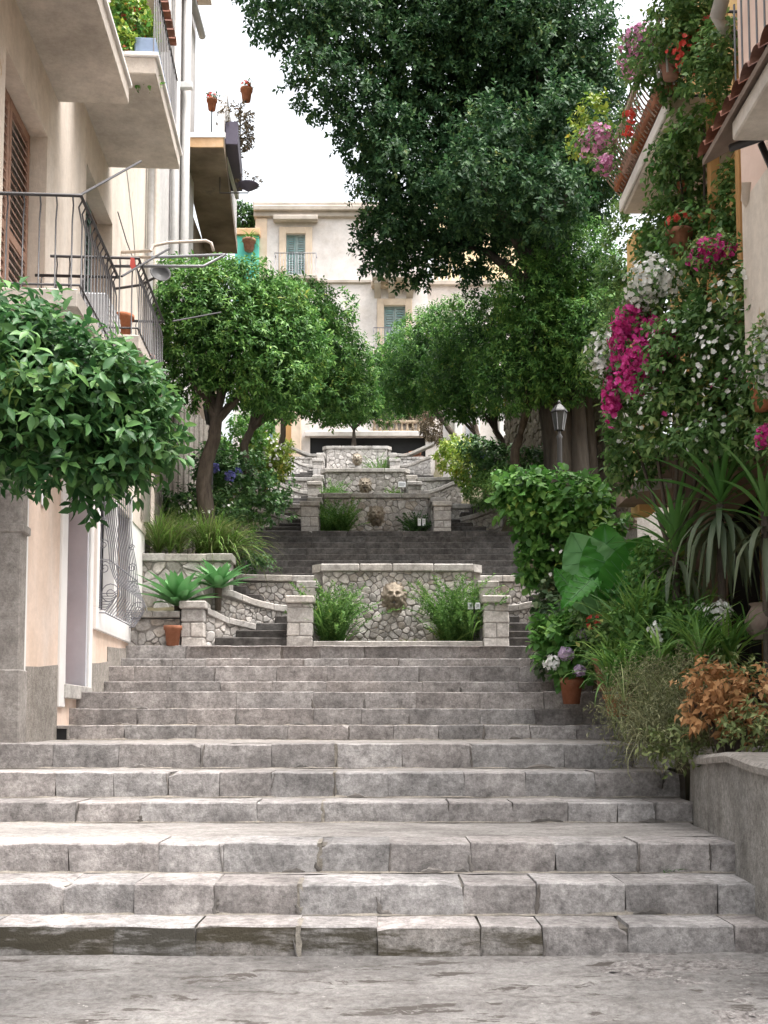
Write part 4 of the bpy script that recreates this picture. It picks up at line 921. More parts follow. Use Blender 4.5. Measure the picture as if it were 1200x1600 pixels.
# teal annex with hanging pot, chimney block, terrace plants
tl = thing('teal_annex', (X_(385), 44.5, 11.7), 'small turquoise painted annex beside the white building', 'building')
ft = Frame((0, 45.7, 0), (1,0,0), (0,-1,0))
box('wall', 'teal', tl, ft, X_(367,45.7), X_(404,45.7), Z_(470,45.7), Z_(368,45.7), -1.5, 0)
box('storey', 'palazzo', tl, ft, X_(367,45.7), X_(404,45.7), 11.7, Z_(470,45.7), -1.5, -.02)
box('coping', 'orange_edge', tl, ft, X_(365,45.7), X_(406,45.7), Z_(368,45.7), Z_(358,45.7), -1.5, .12, c=.02)
hp = P(389, 392, 45.45); t_ = pot('wall_pot', hp, .28, .5, 'terracotta wall pot with yellow green plant on the turquoise wall')
blades('plant', 'fernlight', t_, [hp+Vector((0,0,.45))], 60, .65, .05, .8, 1.4)
tube('hook', 'iron', t_, [hp+Vector((0,.1,.45)), hp+Vector((0,.26,.45))], .02, 6)
rp = thing('roof_plant', P(380, 350, 46), 'dark shrub growing on the turquoise annex roof', 'plant')
foliage('foliage', 'darkshrub', rp, [lobe(380,342,46.5,16,18)], 160, 6, .22, .12, .25)
MB().tube([P(380,360,46.5), P(380,345,46.5)], .06, 6).build('stem', 'bark', rp)
ck = thing('roof_block', (X_(400), 48, zt), 'weathered concrete block on the roof left of the white building', 'chimney')
box('block', 'cornice', ck, fpz, X_(394,48), X_(424,48), zt-1.5, Z_(315,48), -3.5, -2)
# pale building with outside stair balustrade right of the palazzo
pr = thing('pale_building', (X_(720), 52, 11.7), 'pale building with white outside stair railing seen under the dark tree', 'building')
fr_ = Frame((0, 49.0, 0), (1,0,0), (0,-1,0))
box('wall', 'palazzo', pr, fr_, X_(640,49), X_(850,49), 11.5, Z_(445,49), -8, 0)
box('storey', 'yellowhouse', pr, fr_, X_(690,49), X_(900,49), Z_(445,49), Z_(215,49), -8, -1.5)
box('cornice', 'cornice', pr, fr_, X_(640,49), X_(852,49), Z_(447,49), Z_(440,49), -1.4, .2, c=.02)
for k in range(8): s = X_(674,49)+.32*k; box('baluster', 'metal_white', pr, fr_, s, s+.1, Z_(450,49)+.1, Z_(415,49), .02, .1)
box('stair_rail', 'metal_white', pr, fr_, X_(664,49), X_(700,49), Z_(417,49), Z_(411,49), 0, .13)
for (pa, pb_) in ((720,740),(775,795)): box('window', 'shutter_blue', pr, fr_, X_(pa,49), X_(pb_,49), Z_(330,49), Z_(270,49), -1.5, -1.44)

# loose cables along the cream house wall
for n_, (pts, lab) in enumerate((([(14.55,8.25,.04),(15.2,8.12,.05),(16.3,8.1,.05),(17.3,8.2,.05)], 'thin black cable running along the far end of the cream house wall'), ([(14.6,9.6,.05),(15.3,8.4,.12),(16.4,7.2,.06),(17.3,6.0,.05)], 'pale cable hanging down the far end of the cream house wall'))):
    t = thing('wall_cable', H1(S(pts[0][0]), pts[0][1], .05), lab, 'cable'); tube('cable', 'iron' if n_ == 0 else 'pvc', t, [H1(S(a), b, c) for a, b, c in pts], .008, 5)
# ================================================================== RIGHT SIDE BUILDINGS
rh = thing('ochre_house', (4.5, 11.5, 0), 'ochre house smothered in vines with a flowering balcony on the right', 'house')
XB = P(970,335,13.3).x; RF = Frame((XB+.95, 9.0, 0), (0,1,0), (-1,0,0))
facade(RF, 0, 5.6, 0, 13, [(1.0,2.2,4.3,6.6),(3.2,4.4,4.3,6.6),(1.2,2.3,8.2,10.5)], .25, 'wall', 'ochre', rh)
MB().box(RF, .01, 5.58, 0, 12.95, -5, -.25).build('house_body', 'ochre', rh)
for (a, b, c, d) in ((1.0,2.2,4.3,6.6),(3.2,4.4,4.3,6.6),(1.2,2.3,8.2,10.5)): shutter(rh, RF, a, b, c, d, -.1, 'wood', slats=14)
# balcony with bulging railing, seen from below
zs = P(970, 335, 13.3).z
sN = Yat(1060,182,zs)-9.0
bal = box('balcony', 'slab', rh, RF, sN, 4.3, zs, zs+.22, 0, .92, c=.015)
box('slab_edge', 'white', bal, RF, sN-.04, 4.35, zs+.05, zs+.2, .925, .96, c=.01)
def belly(t): return .05+.26*math.sin(min(1, t*1.25)*math.pi)**1.2*(1-t*.6)
for k in range(26):
    s = sN+.05+(4.2-sN)*k/25
    tube('bar', 'bar_tan', bal, [RF(s, zs+.22+.95*t, .92+belly(t)) for t in (0,.08,.16,.26,.38,.52,.7,.85,1)], .01, 5)
for z, d in ((zs+.24,.93),(zs+1.17,.97)): tube('hand_rail', 'iron', bal, [RF(sN+.02, z, 0), RF(sN+.02, z, d), RF(4.28, z, d)], .016, 6)
for k in range(8):
    d_ = .06+.11*k; tube('bar', 'wood', bal, [RF(sN+.03, zs+.22, d_), RF(sN+.03, zs+1.17, d_)], .014, 5)
for k in range(5):
    s = 4.05-.46*k
    tt = thing('trough_planter', RF(s, zs+.25, .95), ['farthest','second farthest','middle','second nearest','nearest'][k]+' terracotta trough behind the bulging bars of the right balcony', 'planter', 'terracotta troughs on the right balcony')
    MB().box(RF, s-.42/2, s+.42/2, zs+.26, zs+.44, .84, 1.04, c=.02).build('body', 'terracotta', tt)
    MB().box(RF, s-.18, s+.18, zs+.42, zs+.45, .87, 1.01).build('soil', 'soil', tt)
# yellow pier, orange posts under the balcony, brown ground-floor wall with arch
box('pier', 'ochre', rh, ident, P(984,370,13.9).x, P(1012,370,13.9).x, 3.9, zs-.01, 13.7, 14.1, c=.02)
for px, Y in ((1118,10.6),(1163,9.9)):
    a = P(px, 430, Y); box('post', 'wood', rh, ident, a.x-.05, a.x+.05, 4.0, zs-.02, Y-.05, Y+.05, c=.008)
a = P(1118, 300, 10.6); tube('brace', 'wood', rh, [a+Vector((0,0,-.2)), P(1092,340,10.6), ], .035, 6)
gw = thing('arched_wall', (3.6, 10.9, 1), 'brown ground floor wall with a dark arched doorway behind the spiky plants', 'wall')
G = Frame((2.95, 11.0, 0), (1,0,0), (0,-1,0)); mb = MB()
arc = [(.55+.55*(1-math.cos(t)), 3.1+.5*math.sin(t)) for t in np.linspace(0, math.pi, 11)]
top = [(.0, 4.05), (.55, 4.05)]+[(s, 4.05) for s, z in arc]+[(2.4, 4.05)]
vs = [(0,.5),(0,4.05),(.55,.5),(.55,4.05)]
mb.add([G(s,z,0) for s,z in vs], [(0,2,3,1)])
for (a, b) in zip(arc, arc[1:]): mb.add([G(a[0],a[1],0), G(b[0],b[1],0), G(b[0],4.05,0), G(a[0],4.05,0), G(a[0],a[1],-.3), G(b[0],b[1],-.3)], [(0,1,2,3),(0,1,5,4)])
mb.add([G(1.65,.5,0), G(2.6,.5,0), G(2.6,4.05,0), G(1.65,4.05,0)], [(0,1,2,3)])
for s in (.55, 1.65): mb.add([G(s,.5,0), G(s,3.1,0), G(s,3.1,-.3), G(s,.5,-.3)], [(0,1,2,3)])
mb.build('wall', 'brownplaster', gw); box('door', 'black', gw, G, .5, 1.7, .5, 3.7, -.36, -.31)
for k in range(6): tube('gate_bar', 'iron', gw, [G(.65+.18*k, .9, -.2), G(.65+.18*k, 3.5, -.2)], .01, 6)
box('ceiling', 'brownplaster', gw, ident, 3.0, 5, 4.0, 4.14, 10.4, 13.9)
box('terrace_parapet', 'ochre', gw, ident, 3.0, 4.4, 3.95, 5.0, 10.3, 10.5, c=.02)
box('door_step', 'cap', gw, G, .3, 1.9, .9, 1.15, -.3, .3, c=.02)
# near right house: cream wall, tiled canopy, pipes
nh = thing('corner_house', (3.8, 6.5, 0), 'cream house at the right edge with a dark tiled canopy on brackets', 'house')
NF = Frame((3.02, 4.0, 0), (0,1,0), (-1,0,0))
MB().box(NF, 0, 4.9, 4.1, 5.6, -3, 0).build('wall', 'cream', nh); MB().box(NF, 0, 4.6, -.5, 4.1, -3, -.75).build('wall', 'brownplaster', nh); MB().box(NF, 0, 4.9, 5.6, 13, -3, .0).build('storey', 'pinkwall', nh)
cx0, cz0 = P(1100,255,8.16).x, P(1100,255,8.16).z
cn = MB().add([(cx0,4.2,cz0),(cx0,8.2,cz0),(3.05,8.2,cz0+.32),(3.05,4.2,cz0+.32),(cx0,4.2,cz0+.05),(cx0,8.2,cz0+.05),(3.05,8.2,cz0+.38),(3.05,4.2,cz0+.38)], [(0,1,2,3),(4,5,6,7),(0,1,5,4),(1,2,6,5),(2,3,7,6),(3,0,4,7)]).build('canopy', 'brownplaster', nh)
for k in range(20):
    y = 4.3+.2*k; pts = [(x, y+.09*math.cos(a), z+.07*math.sin(a)) for (x, z) in ((cx0-.04, cz0+.06), (3.0, cz0+.38)) for a in np.linspace(0, math.pi, 7)]
    MB().add(pts, [(i, i+1, i+8, i+7) for i in range(6)]).build('roof_tile', 'tile', cn)
for y in (5.6, 7.9):
    tube('bracket', 'iron', nh, [(3.0,y,cz0+.12), (cx0+.12,y,cz0-.02)], .03, 6); tube('bracket', 'iron', nh, [(3.0,y,cz0-.4), (cx0+.35,y,cz0+.02)], .025, 6)
box('balcony', 'slab', nh, NF, 2.6, 3.6, P(1185,185,7.3).z, P(1185,185,7.3).z+.14, 0, .5, c=.012)
for k in range(7): tube('bar', 'iron', nh, [NF(2.65+.15*k, P(1185,185,7.3).z+.14, .48), NF(2.65+.15*k, P(1185,185,7.3).z+1.0, .48)], .008, 5)
tube('drain_pipe', 'pipe_cream', nh, [P(1168,285,8.7), P(1166,310,8.75), P(1177,330,8.85), P(1180,430,8.85), P(1182,560,8.85)], .045, 10)
gp = thing('roof_drainpipe', P(1150,60,10), 'white roof gutter elbow and drainpipe at the upper right', 'drainpipe')
tube('pipe', 'pvc', gp, [P(1128,6,9.6), P(1120,26,9.6), P(1130,42,9.7), P(1160,68,10.2), P(1164,90,10.3), P(1168,150,10.4), P(1170,260,10.4)], .055, 10)
tube('gutter', 'pvc', gp, [P(1136,-30,9.4), P(1120,28,9.6)], .07, 10)
# yellowish rock retaining wall patches under the vines
sw = thing('garden_wall', (2.2, 12.4, 1), 'whitewashed sloping garden wall half hidden by vines on the right', 'wall')
a, b = P(1000,760,12.2), P(1062,690,12.2); a2 = P(975,740,12.2)
MB().add([P(985,770,12.2), P(1070,760,12.2), P(1068,686,12.2), P(1035,676,12.2), P(1005,712,12.2)]+[P(985,770,12.6), P(1070,760,12.6), P(1068,686,12.6), P(1035,676,12.6), P(1005,712,12.6)],
    [(0,1,2,3,4),(5,6,7,8,9)]+[(i,(i+1)%5,(i+1)%5+5,i+5) for i in range(5)]).build('wall', 'rubble', sw)
box('wall_base', 'brownwall', sw, ident, 2.9, 3.7, .5, 3.2, 12.25, 12.6, c=.02)
# brown rubble wall behind the right trees, pale house between the trunks
bw = thing('brown_rubble_wall', (3.8, 28, 6), 'tall brown rubble wall behind the right row of tree trunks', 'wall')
A = P(795, 640, 30.0); B = P(905, 640, 25.0); Uv = Vector((B.x-A.x, B.y-A.y, 0)); BW = Frame((A.x, A.y, 0), Uv, (Uv.y, -Uv.x, 0))
MB().box(BW, -.3, Uv.length+3, 4, 10.8, -.6, 0).build('wall_core', 'wall_mortar', bw)
rubble(bw, BW, [(-.3,5.2),(Uv.length+3,5.2),(Uv.length+3,10.8),(-.3,10.8)], .24, joined=True, mats=('brownwall','brownwall'), depth=.07)
pw_ = thing('white_garden_house', (P(750,660,34).x, 35, 8), 'white wall with posts between the right tree trunks', 'building')
fw = Frame((0, 34.5, 0), (1,0,0), (0,-1,0))
box('wall', 'palazzo', pw_, fw, P(700,660,34.5).x, P(800,660,34.5).x, 7.5, 12.2, -3, 0)
for px in (716, 744, 786): q = P(px,660,34.3).x; box('post', 'white', pw_, fw, q-.12, q+.12, 8, 12.2, 0, .2, c=.02)
box('door', 'jamb', pw_, fw, P(728,660,34.5).x, P(740,660,34.5).x, 8, 11, .0, .04)
lw = thing('corrugated_wall', (-4, 20, 4), 'tan plastered garden wall behind the left citrus trunk', 'wall')
LW = Frame((-3.93, 17.7, 0), (.1,1,0), (1,-.1,0))
box('wall', 'plinth', lw, LW, 0, 9, 3, 7.2, -.3, 0)
for k in range(26): box('batten', 'plinth', lw, LW, .1+.34*k, .2+.34*k, 3, 7.2, 0, .03)

# right planter wall beside the lowest steps
pl = thing('planter_wall', (2.6, 7.2, 0), 'rough grey rendered planter wall at the right end of the lowest steps', 'planter')
path = [(2.12,4.9),(2.13,5.6),(2.12,6.2),(2.16,6.8),(2.2,7.4),(2.27,8.0),(2.36,8.45),(2.5,8.6),(3.4,8.7)]
vs = []; n = len(path)
ztop = lambda y: 1.02+.03*math.sin(y*3)
for (x, y) in path:
    for z, dx in ((-.6,-.02),(.2,-.005),(.6,0),(ztop(y)-.05,.005)): vs.append((x+dx+random.uniform(-.012,.012), y, z))
MB().add(vs, [(i*4+k, (i+1)*4+k, (i+1)*4+k+1, i*4+k+1) for i in range(n-1) for k in range(3)]).build('wall', 'roughcast', pl, True)
cp = MB(); cv = []
for (x, y) in path: zt_ = ztop(y); cv += [(x-.04, y-.02, zt_-.05), (x-.045, y-.02, zt_-.01), (x-.02, y, zt_+.012), (x+.24, y, zt_+.01), (x+.26, y, zt_-.06)]
cp.add(cv, [(i*5+k, (i+1)*5+k, (i+1)*5+(k+1)%5, i*5+(k+1)%5) for i in range(n-1) for k in range(5)]).build('coping', 'plinth', pl)
MB().add([(p[0]+.2, p[1], ztop(p[1])-.06) for p in path]+[(4,8.7,.95),(4,4.9,.95)], [tuple(range(n+2))]).build('soil', 'soil', pl)
# garden terraces on the right behind it
for (x0, x1, y0, y1, z) in ((2.55,5,8.6,10.2,1.0),(2.7,5,10.2,12.3,1.4),(2.75,5,12.3,14.3,1.7),(2.7,5,14.3,17,2.3)):
    structure(box('garden_bed', 'earth', None, ident, x0, x1, z-1.6, z, y0, y1, c=.04, jit=.02))

# left planters beside the lowest fountain
lp = thing('low_planter', (-3.3, 16.2, SH[12]), 'low stone planter with pale coping and corner pier at the left wall', 'planter')
zf = SH[12]; fr = Frame((0, 16.15, zf), (1,0,0), (0,-1,0))
MB().box(fr, -3.85, -3.04, -.2, .42, -.35, -.02).build('wall_core', 'wall_mortar', lp)
rubble(lp, Frame((0,16.17,zf),(1,0,0),(0,-1,0)), [(-3.85,0),(-3.04,0),(-3.04,.42),(-3.85,.42)], .15, warm=.5)
capstones(lp, Frame((0,16.17,zf),(1,0,0),(0,-1,0)), [(-3.85,.53),(-3.04,.53)], .1, -.35, .06, 2)
pier(lp, fr, -3.02, -2.68, -.02, .68, -.38, .03, 0)
MB().box(fr, -3.85, -2.6, .0, .4, -1.25, -.3).build('soil', 'soil', lp)
cw = thing('curved_parapet', (-2.4, 16.6, zf), 'short rubble parapet sloping from the corner pier toward the lowest fountain steps', 'parapet')
C = Frame((-2.68, 16.3, zf), (.62,.62,0), (.62,-.62,0))
MB().add([C(s,z,d) for (s,z) in ((0,-.1),(.95,-.1),(.95,.3),(.5,.38),(0,.5)) for d in (0,-.22)], [(0,2,4,6,8),(1,3,5,7,9)]+[(2*i,2*((i+1)%5),2*((i+1)%5)+1,2*i+1) for i in range(5)]).build('wall_core', 'wall_mortar', cw)
rubble(cw, C, [(0,0),(.95,0),(.95,.3),(0,.48)], .13); capstones(cw, C, [(0,.6),(.4,.47),(.95,.4)], .1, -.24, .05, 2)
up_ = thing('raised_planter', (-3.2, 17.2, zf), 'raised stone planter with pale coping under the left citrus tree', 'planter')
U2 = Frame((0, 17.25, zf), (1,0,0), (0,-1,0)); zz_ = P(300,866,17.25).z-zf
MB().box(U2, -3.9, -2.46, -.2, zz_-.1, -.4, 0).build('wall_core', 'wall_mortar', up_)
rubble(up_, U2, [(-3.9,.2),(-2.46,.2),(-2.46,zz_-.12),(-3.9,zz_-.12)], .19, warm=.3)
capstones(up_, U2, [(-3.92,zz_),(-2.42,zz_)], .12, -.42, .06, 4)
MB().box(U2, -3.9, -2.5, .2, zz_-.06, -2.2, -.38).build('soil', 'soil', up_)
pot('flower_pot', (-3.12, 16.02, zf), .13, .3, 'dark red clay pot against the left corner pier', m='terracotta')

# ================================================================== TREES
def tree(name, label, base, top, r0, lobes, leaf, nt, per, L, W, tw, group=None, bark='bark', forks=6, bend=.12, tmpl=LEAF_S, extra=None, **k):
    t = thing(name, base, label, 'tree', group); base, top = Vector(base), Vector(top)
    n = 7; pts = [base+(top-base)*(i/n)+Vector((math.sin(i*1.3+base.y)*bend, 0, 0))*(i/n) for i in range(n+1)]
    tr = MB().tube([base-Vector((0,0,.25))]+pts, [r0*1.35]+[r0*(1-.4*i/n)*(1.12 if i == 0 else 1) for i in range(n+1)], 12)
    trunk = tr.build('trunk', bark, t, True)
    for q in range(forks):
        c, r = lobes[q % len(lobes)]; e = Vector(c)+Vector((random.uniform(-.55,.55)*r[0], random.uniform(-.5,.5)*r[1], random.uniform(-.3,.45)*r[2]))
        st = pts[-1]*.75+pts[-2]*.25 if q % 2 else pts[-1]; m1 = st+(e-st)*.35+Vector((0,0,.12*(e-st).length)); m2 = st+(e-st)*.7+Vector((random.uniform(-.1,.1),0,.1*(e-st).length))
        MB().tube([st, m1, m2, e], [r0*.42, r0*.27, r0*.15, r0*.05], 7).build('limb', bark, t, True)
    inn = {kk: v for kk, v in k.items() if kk == 'zmin'}
    cr = foliage('crown', leaf, t, lobes, nt, per, L, W, tw, tmpl, **k)
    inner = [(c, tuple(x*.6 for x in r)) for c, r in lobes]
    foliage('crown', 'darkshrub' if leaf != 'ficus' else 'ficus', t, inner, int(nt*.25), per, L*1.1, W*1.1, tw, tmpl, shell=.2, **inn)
    return t
g1 = 'citrus trees beside the stairs'
# near citrus at the left edge: leaves large in the picture
tree('citrus_tree', 'near citrus tree with large glossy leaves at the left edge', (-2.75,5.1,-.2), (-2.45,5.1,2.35), .09,
     [lobe(70,605,5.0,112,92,.5), lobe(160,645,5.05,80,80,.42), lobe(0,550,5.0,80,78,.5), lobe(60,675,4.9,105,58,.4), lobe(212,685,5.0,48,60,.32), lobe(-90,620,5.1,130,130,.6), lobe(135,728,4.9,52,38,.25), lobe(195,625,5.0,48,46,.3)],
     'citrus_near', 1350, 9, .073, .032, .16, g1, tmpl=LEAF_O, shell=.45, hang=.35, forks=9, lump=.14, jit=.5)
tree('citrus_tree', 'broad round citrus tree rising from the raised planter on the left', (-3.05,18.2,3.7), (-2.95,18.2,6.4), .17,
     [lobe(330,510,18.2,95,95), lobe(400,560,18.3,80,75), lobe(290,470,18.2,55,65), lobe(300,580,18.2,55,55), lobe(370,470,18.4,70,60), lobe(430,600,18.2,60,50), lobe(455,545,18.5,55,70), lobe(430,490,18.5,60,50)], 'citrus', 3500, 8, .105, .045, .17, g1, shell=.7, hang=.3, lump=.07, zmin=P(350,660,18.2).z)
tree('citrus_tree', 'second citrus tree on the left, its crown in front of the white building', (-2.98,22.4,5.2), (-2.8,22.4,7.3), .13,
     [lobe(455,520,22.4,75,85), lobe(500,570,22.4,65,65), lobe(440,600,22.4,70,50), lobe(490,480,22.6,32,38), lobe(520,620,22.4,55,40)], 'citrus', 2300, 8, .11, .046, .17, g1, shell=.7, hang=.3, lump=.08, zmin=P(450,660,22.4).z)
tree('citrus_tree', 'farther small citrus crown reaching right with an upright leader shoot, left side', (-3.2,27.5,6.6), (-2.4,27.4,9.3), .1,
     [lobe(535,570,27.2,48,62), lobe(541,490,27.2,10,32), lobe(560,620,27.2,34,34), lobe(520,600,27.2,40,40)], 'citrus', 800, 8, .13, .055, .2, g1, shell=.6)
tree('citrus_tree', 'slim forked little citrus standing on the topmost fountain terrace', P(553,692,43.4), P(553,672,43.4), .09,
     [lobe(553,625,43.4,52,32), lobe(520,640,43.4,38,22), lobe(590,635,43.4,36,26)], 'citrus', 700, 8, .17, .07, .3, g1, bend=0)
# right row
tree('citrus_tree', 'citrus tree nearest the thick dark trunk in the right row', (3.05,23.2,5.3), (2.85,23.2,7.4), .15,
     [lobe(850,540,22.4,95,85), lobe(900,480,22.4,70,80), lobe(800,590,22.4,70,55), lobe(890,590,22.2,65,40), lobe(930,440,22.0,45,70), lobe(890,400,21.6,62,62), lobe(840,460,21.8,70,55), lobe(920,520,21.5,55,70)], 'citrus', 3300, 8, .11, .046, .17, g1, shell=.68, hang=.3, lump=.08, zmin=P(850,640,22.4).z)
tree('citrus_tree', 'second citrus tree of the right row with a leaning trunk', (3.0,26,6.4), (2.75,26,8.3), .12,
     [lobe(760,540,25.5,85,80), lobe(715,590,25.5,65,55), lobe(800,500,25.5,60,60), lobe(740,625,25.5,70,40)], 'citrus', 2100, 8, .115, .048, .17, g1, shell=.68, hang=.3, lump=.08, zmin=P(750,648,25.5).z)
tree('citrus_tree', 'third citrus tree of the right row with a thin dark trunk', (2.85,29,6.8), (2.5,29,9.0), .11,
     [lobe(670,560,29,70,72), lobe(640,600,29,50,48), lobe(700,520,29,50,50)], 'citrus', 1600, 8, .12, .05, .17, g1, shell=.68, hang=.3, lump=.08, zmin=P(670,645,29).z)
tree('citrus_tree', 'farthest citrus tree of the right row with curved trunk', (2.7,33,8.3), (2.05,33,10.3), .14,
     [lobe(625,570,33,45,52), lobe(600,600,33,30,40), lobe(660,610,33,50,32)], 'citrus', 800, 8, .14, .06, .2, g1, shell=.62, hang=.3)
# the great dark ficus
fl_ = [(470,25,60,45,22),(420,10,42,28,22),(545,50,85,60,22.5),(500,130,48,38,22),(575,190,58,70,22.5),(640,120,85,85,23),(620,270,70,80,22.5),(600,370,45,52,23),(650,400,50,36,23.5),(690,330,75,75,24),
       (720,200,95,95,23.5),(760,60,130,95,23),(860,70,110,100,22.5),(830,190,110,100,23),(900,290,75,90,23),(800,320,90,75,24),(740,395,60,38,24),(690,10,120,60,23),(930,170,50,110,22.5),(880,210,70,80,21.5),(780,240,70,70,21.5),(850,320,70,60,20.8),(740,300,60,60,21),(560,-40,120,60,23),(780,-60,200,70,23)]
ficus = tree('ficus_tree', 'huge dark evergreen tree with a massive trunk overhanging the stairs', (4.0,23.0,5.0), (3.5,23.0,10.0), .5,
     [lobe(a, b, Y, c*.95, d*.95, 1.2) for a, b, c, d, Y in sorted(fl_, key=lambda q: -q[0])], 'ficus', 12500, 9, .13, .07, .26, None, 'ficusbark', forks=12, bend=.1, shell=.5, hang=.15, lump=.26, up=.15)
for k in range(5):
    a = k*1.26; MB().tube([(4.0+.35*math.cos(a),23+.35*math.sin(a),8.5), (4.0+.42*math.cos(a),23+.42*math.sin(a),6.5), (4.0+.8*math.cos(a),23+.8*math.sin(a),4.7)], [.12,.2,.3], 8).build('buttress', 'ficusbark', ficus, True)

# ================================================================== STREET LAMPS
def lamp(base, ztop_, label):
    t = thing('street_lamp', base, label, 'street lamp', 'lanterns beside the stairs'); b = Vector(base); h = ztop_-b.z
    MB().lathe(b, [(.11,0),(.12,.1),(.07,.2),(.055,.5),(.045,h-.55),(.06,h-.5),(.03,h-.45),(.03,h-.38)], 12).build('pole', 'lamp_grey', t, True)
    MB().lathe(b+Vector((0,0,h-.38)), [(.08,0),(.14,.34),(.0,.345)], 6).build('lantern_glass', 'frosted', t)
    MB().lathe(b+Vector((0,0,h-.03)), [(.165,0),(.155,.03),(.07,.13),(.03,.16),(.035,.2),(0,.24)], 6).build('lantern_cap', 'iron', t)
    for k in range(6):
        a = k*math.pi/3; tube('lantern_rib', 'iron', t, [b+Vector((.083*math.cos(a),.083*math.sin(a),h-.38)), b+Vector((.145*math.cos(a),.145*math.sin(a),h-.03))], .008, 5)
q = P(874,662,20.3); lamp((q.x, 20.3, 3.8), q.z+.25, 'grey post lantern in front of the thick trunk on the right')
q = P(330,648,19.2); lamp((q.x, 19.2, 4.0), q.z+.2, 'post lantern half hidden under the left citrus crown')

# ================================================================== PLANTS AROUND THE FOUNTAINS
def clump(name, label, px, py, Y, n, L, W, spread, droop, m, cat='plant', wdt=.3, group=None, k=5, lean=(0,0), z=None):
    b = P(px, py, Y); 
    if z is not None: b.z = z
    t = thing(name, b, label, cat, group)
    bs = [b+Vector((random.uniform(-wdt,wdt), random.uniform(-.18,.18), 0)) for _ in range(k)]
    for i, mm in enumerate(m if isinstance(m, (list,tuple)) else [m]): blades('foliage', mm, t, bs, n, L, W, spread, droop, lean=lean)
    return t
f = 'ferny plants in the fountain beds'
def bushy(name, label, px, Y, z0, hgt, wid, m, n=90, group=f):
    x = P(px, 900, Y).x; t = thing(name, (x, Y, z0), label, 'plant', group)
    bs = [(x+random.uniform(-wid,wid)*.55, Y+random.uniform(-.2,.15), z0) for _ in range(12)]
    # plume fronds: stems clothed with fine leaflets
    B, D, U = [], [], []
    for b in bs:
        for q in range(n//12):
            an = random.uniform(0, 6.28); ti = abs(random.gauss(0,.33)); ln = hgt*random.uniform(.55,1.1); p = Vector(b); a = ti
            for s_ in range(34):
                dv = Vector((math.cos(an)*math.sin(a), math.sin(an)*math.sin(a), math.cos(a))); p = p+dv*ln/34; a += .022
                for w_ in range(3):
                    side = Vector((random.gauss(0,1), random.gauss(0,1), random.gauss(0,.6))); B.append(tuple(p)); D.append(tuple(dv*.7+side.normalized()*.7)); U.append((side.y, -side.x, .8))
    B, D, U = map(np.array, (B, D, U)); l = rng.uniform(.03,.07,len(B)); leafcloud('foliage', m, t, B, D, U, l, l*.32); 
    blades('fronds', m, t, bs, 7, hgt*.9, .028, .4, .9)
    return t
bushy('foxtail_fern', 'dense upright ferny bush left of the lowest carved face', 522, 16.7, SH[12]+.05, 1.05, .34, 'fern', 130)
bushy('foxtail_fern', 'dense upright ferny bush with a white sign, right of the lowest carved face', 714, 16.7, SH[12]+.05, 1.12, .42, 'fern', 150)
bushy('foxtail_fern', 'dark ferny bush left of the second-lowest carved face', 522, 24.35, 5.36, .95, .55, 'fern', 110)
bushy('foxtail_fern', 'small dark ferny bush right of the second-lowest carved face', 652, 24.35, 5.36, .6, .3, 'darkshrub', 70)
bushy('foxtail_fern', 'ferny bush left of the third-lowest carved face', 516, 31.95, 7.5, .95, .4, 'fern', 80)
bushy('foxtail_fern', 'pale little plant right of the third-lowest carved face', 612, 31.95, 7.5, .65, .22, 'fernlight', 50)
bushy('foxtail_fern', 'small green plant right of the topmost carved face', 594, 41.6, 10.5, 1.0, .3, 'fern', 60)
# weeds and yellowish straw along the bed edges
for (px, Y, z, lb, w_) in ((650,16.4,SH[12]+.08,'sparse pale weeds in the bed below the lowest carved face',.3), (1120,6.15,.0,'tuft of green weeds at the right foot of the lowest steps',.05), (1035,6.8,.3,'tuft of weeds against the planter wall at the third step',.04)):
    x = P(px, 1000, Y).x; t = thing('weeds', (x, Y, z), lb, 'weeds'); blades('foliage', 'grassy' if px == 650 else 'fern', t, [(x+random.uniform(-w_,w_), Y+random.uniform(-.05,.05), z) for _ in range(9)], 5, .11, .008, .7, 1.2)
# signs in the beds
def sign(px, py, Y, w_, h_, label, post, cols=1):
    c = P(px, py, Y); t = thing('plant_sign', (c.x, Y, post), label, 'sign', 'little signs in the fountain beds'); fs_ = Frame((c.x, Y, c.z), (1,.1,.0), (.1,-1,0))
    for k in range(cols):
        s0 = -w_/2+k*(w_/cols+.01); s1 = s0+w_/cols-.02*(cols-1)
        pn = box('panel', 'sign', t, fs_, s0, s1, -h_/2, h_/2, 0, .015, c=.003)
        for q in range(3): box('print_line', 'sign_ink', pn, fs_, s0+.02, s1-.02-(.03 if q == 2 else 0), h_*(.22-.2*q)-.008, h_*(.22-.2*q)+.004, .016, .018)
    tube('stake', 'iron', t, [(c.x, Y+.012, c.z), (c.x, Y+.012, post)], .01, 6)
sign(741, 947, 16.35, .2, .1, 'small white sign standing in the bush right of the lowest carved face', SH[12], 2)
sign(659, 816, 24.0, .18, .16, 'pair of small white signs beside the second-lowest fountain', 5.35, 2)
sign(628, 757, 31.6, .22, .16, 'bright white sign on the right pier of the third-lowest fountain', 7.5)
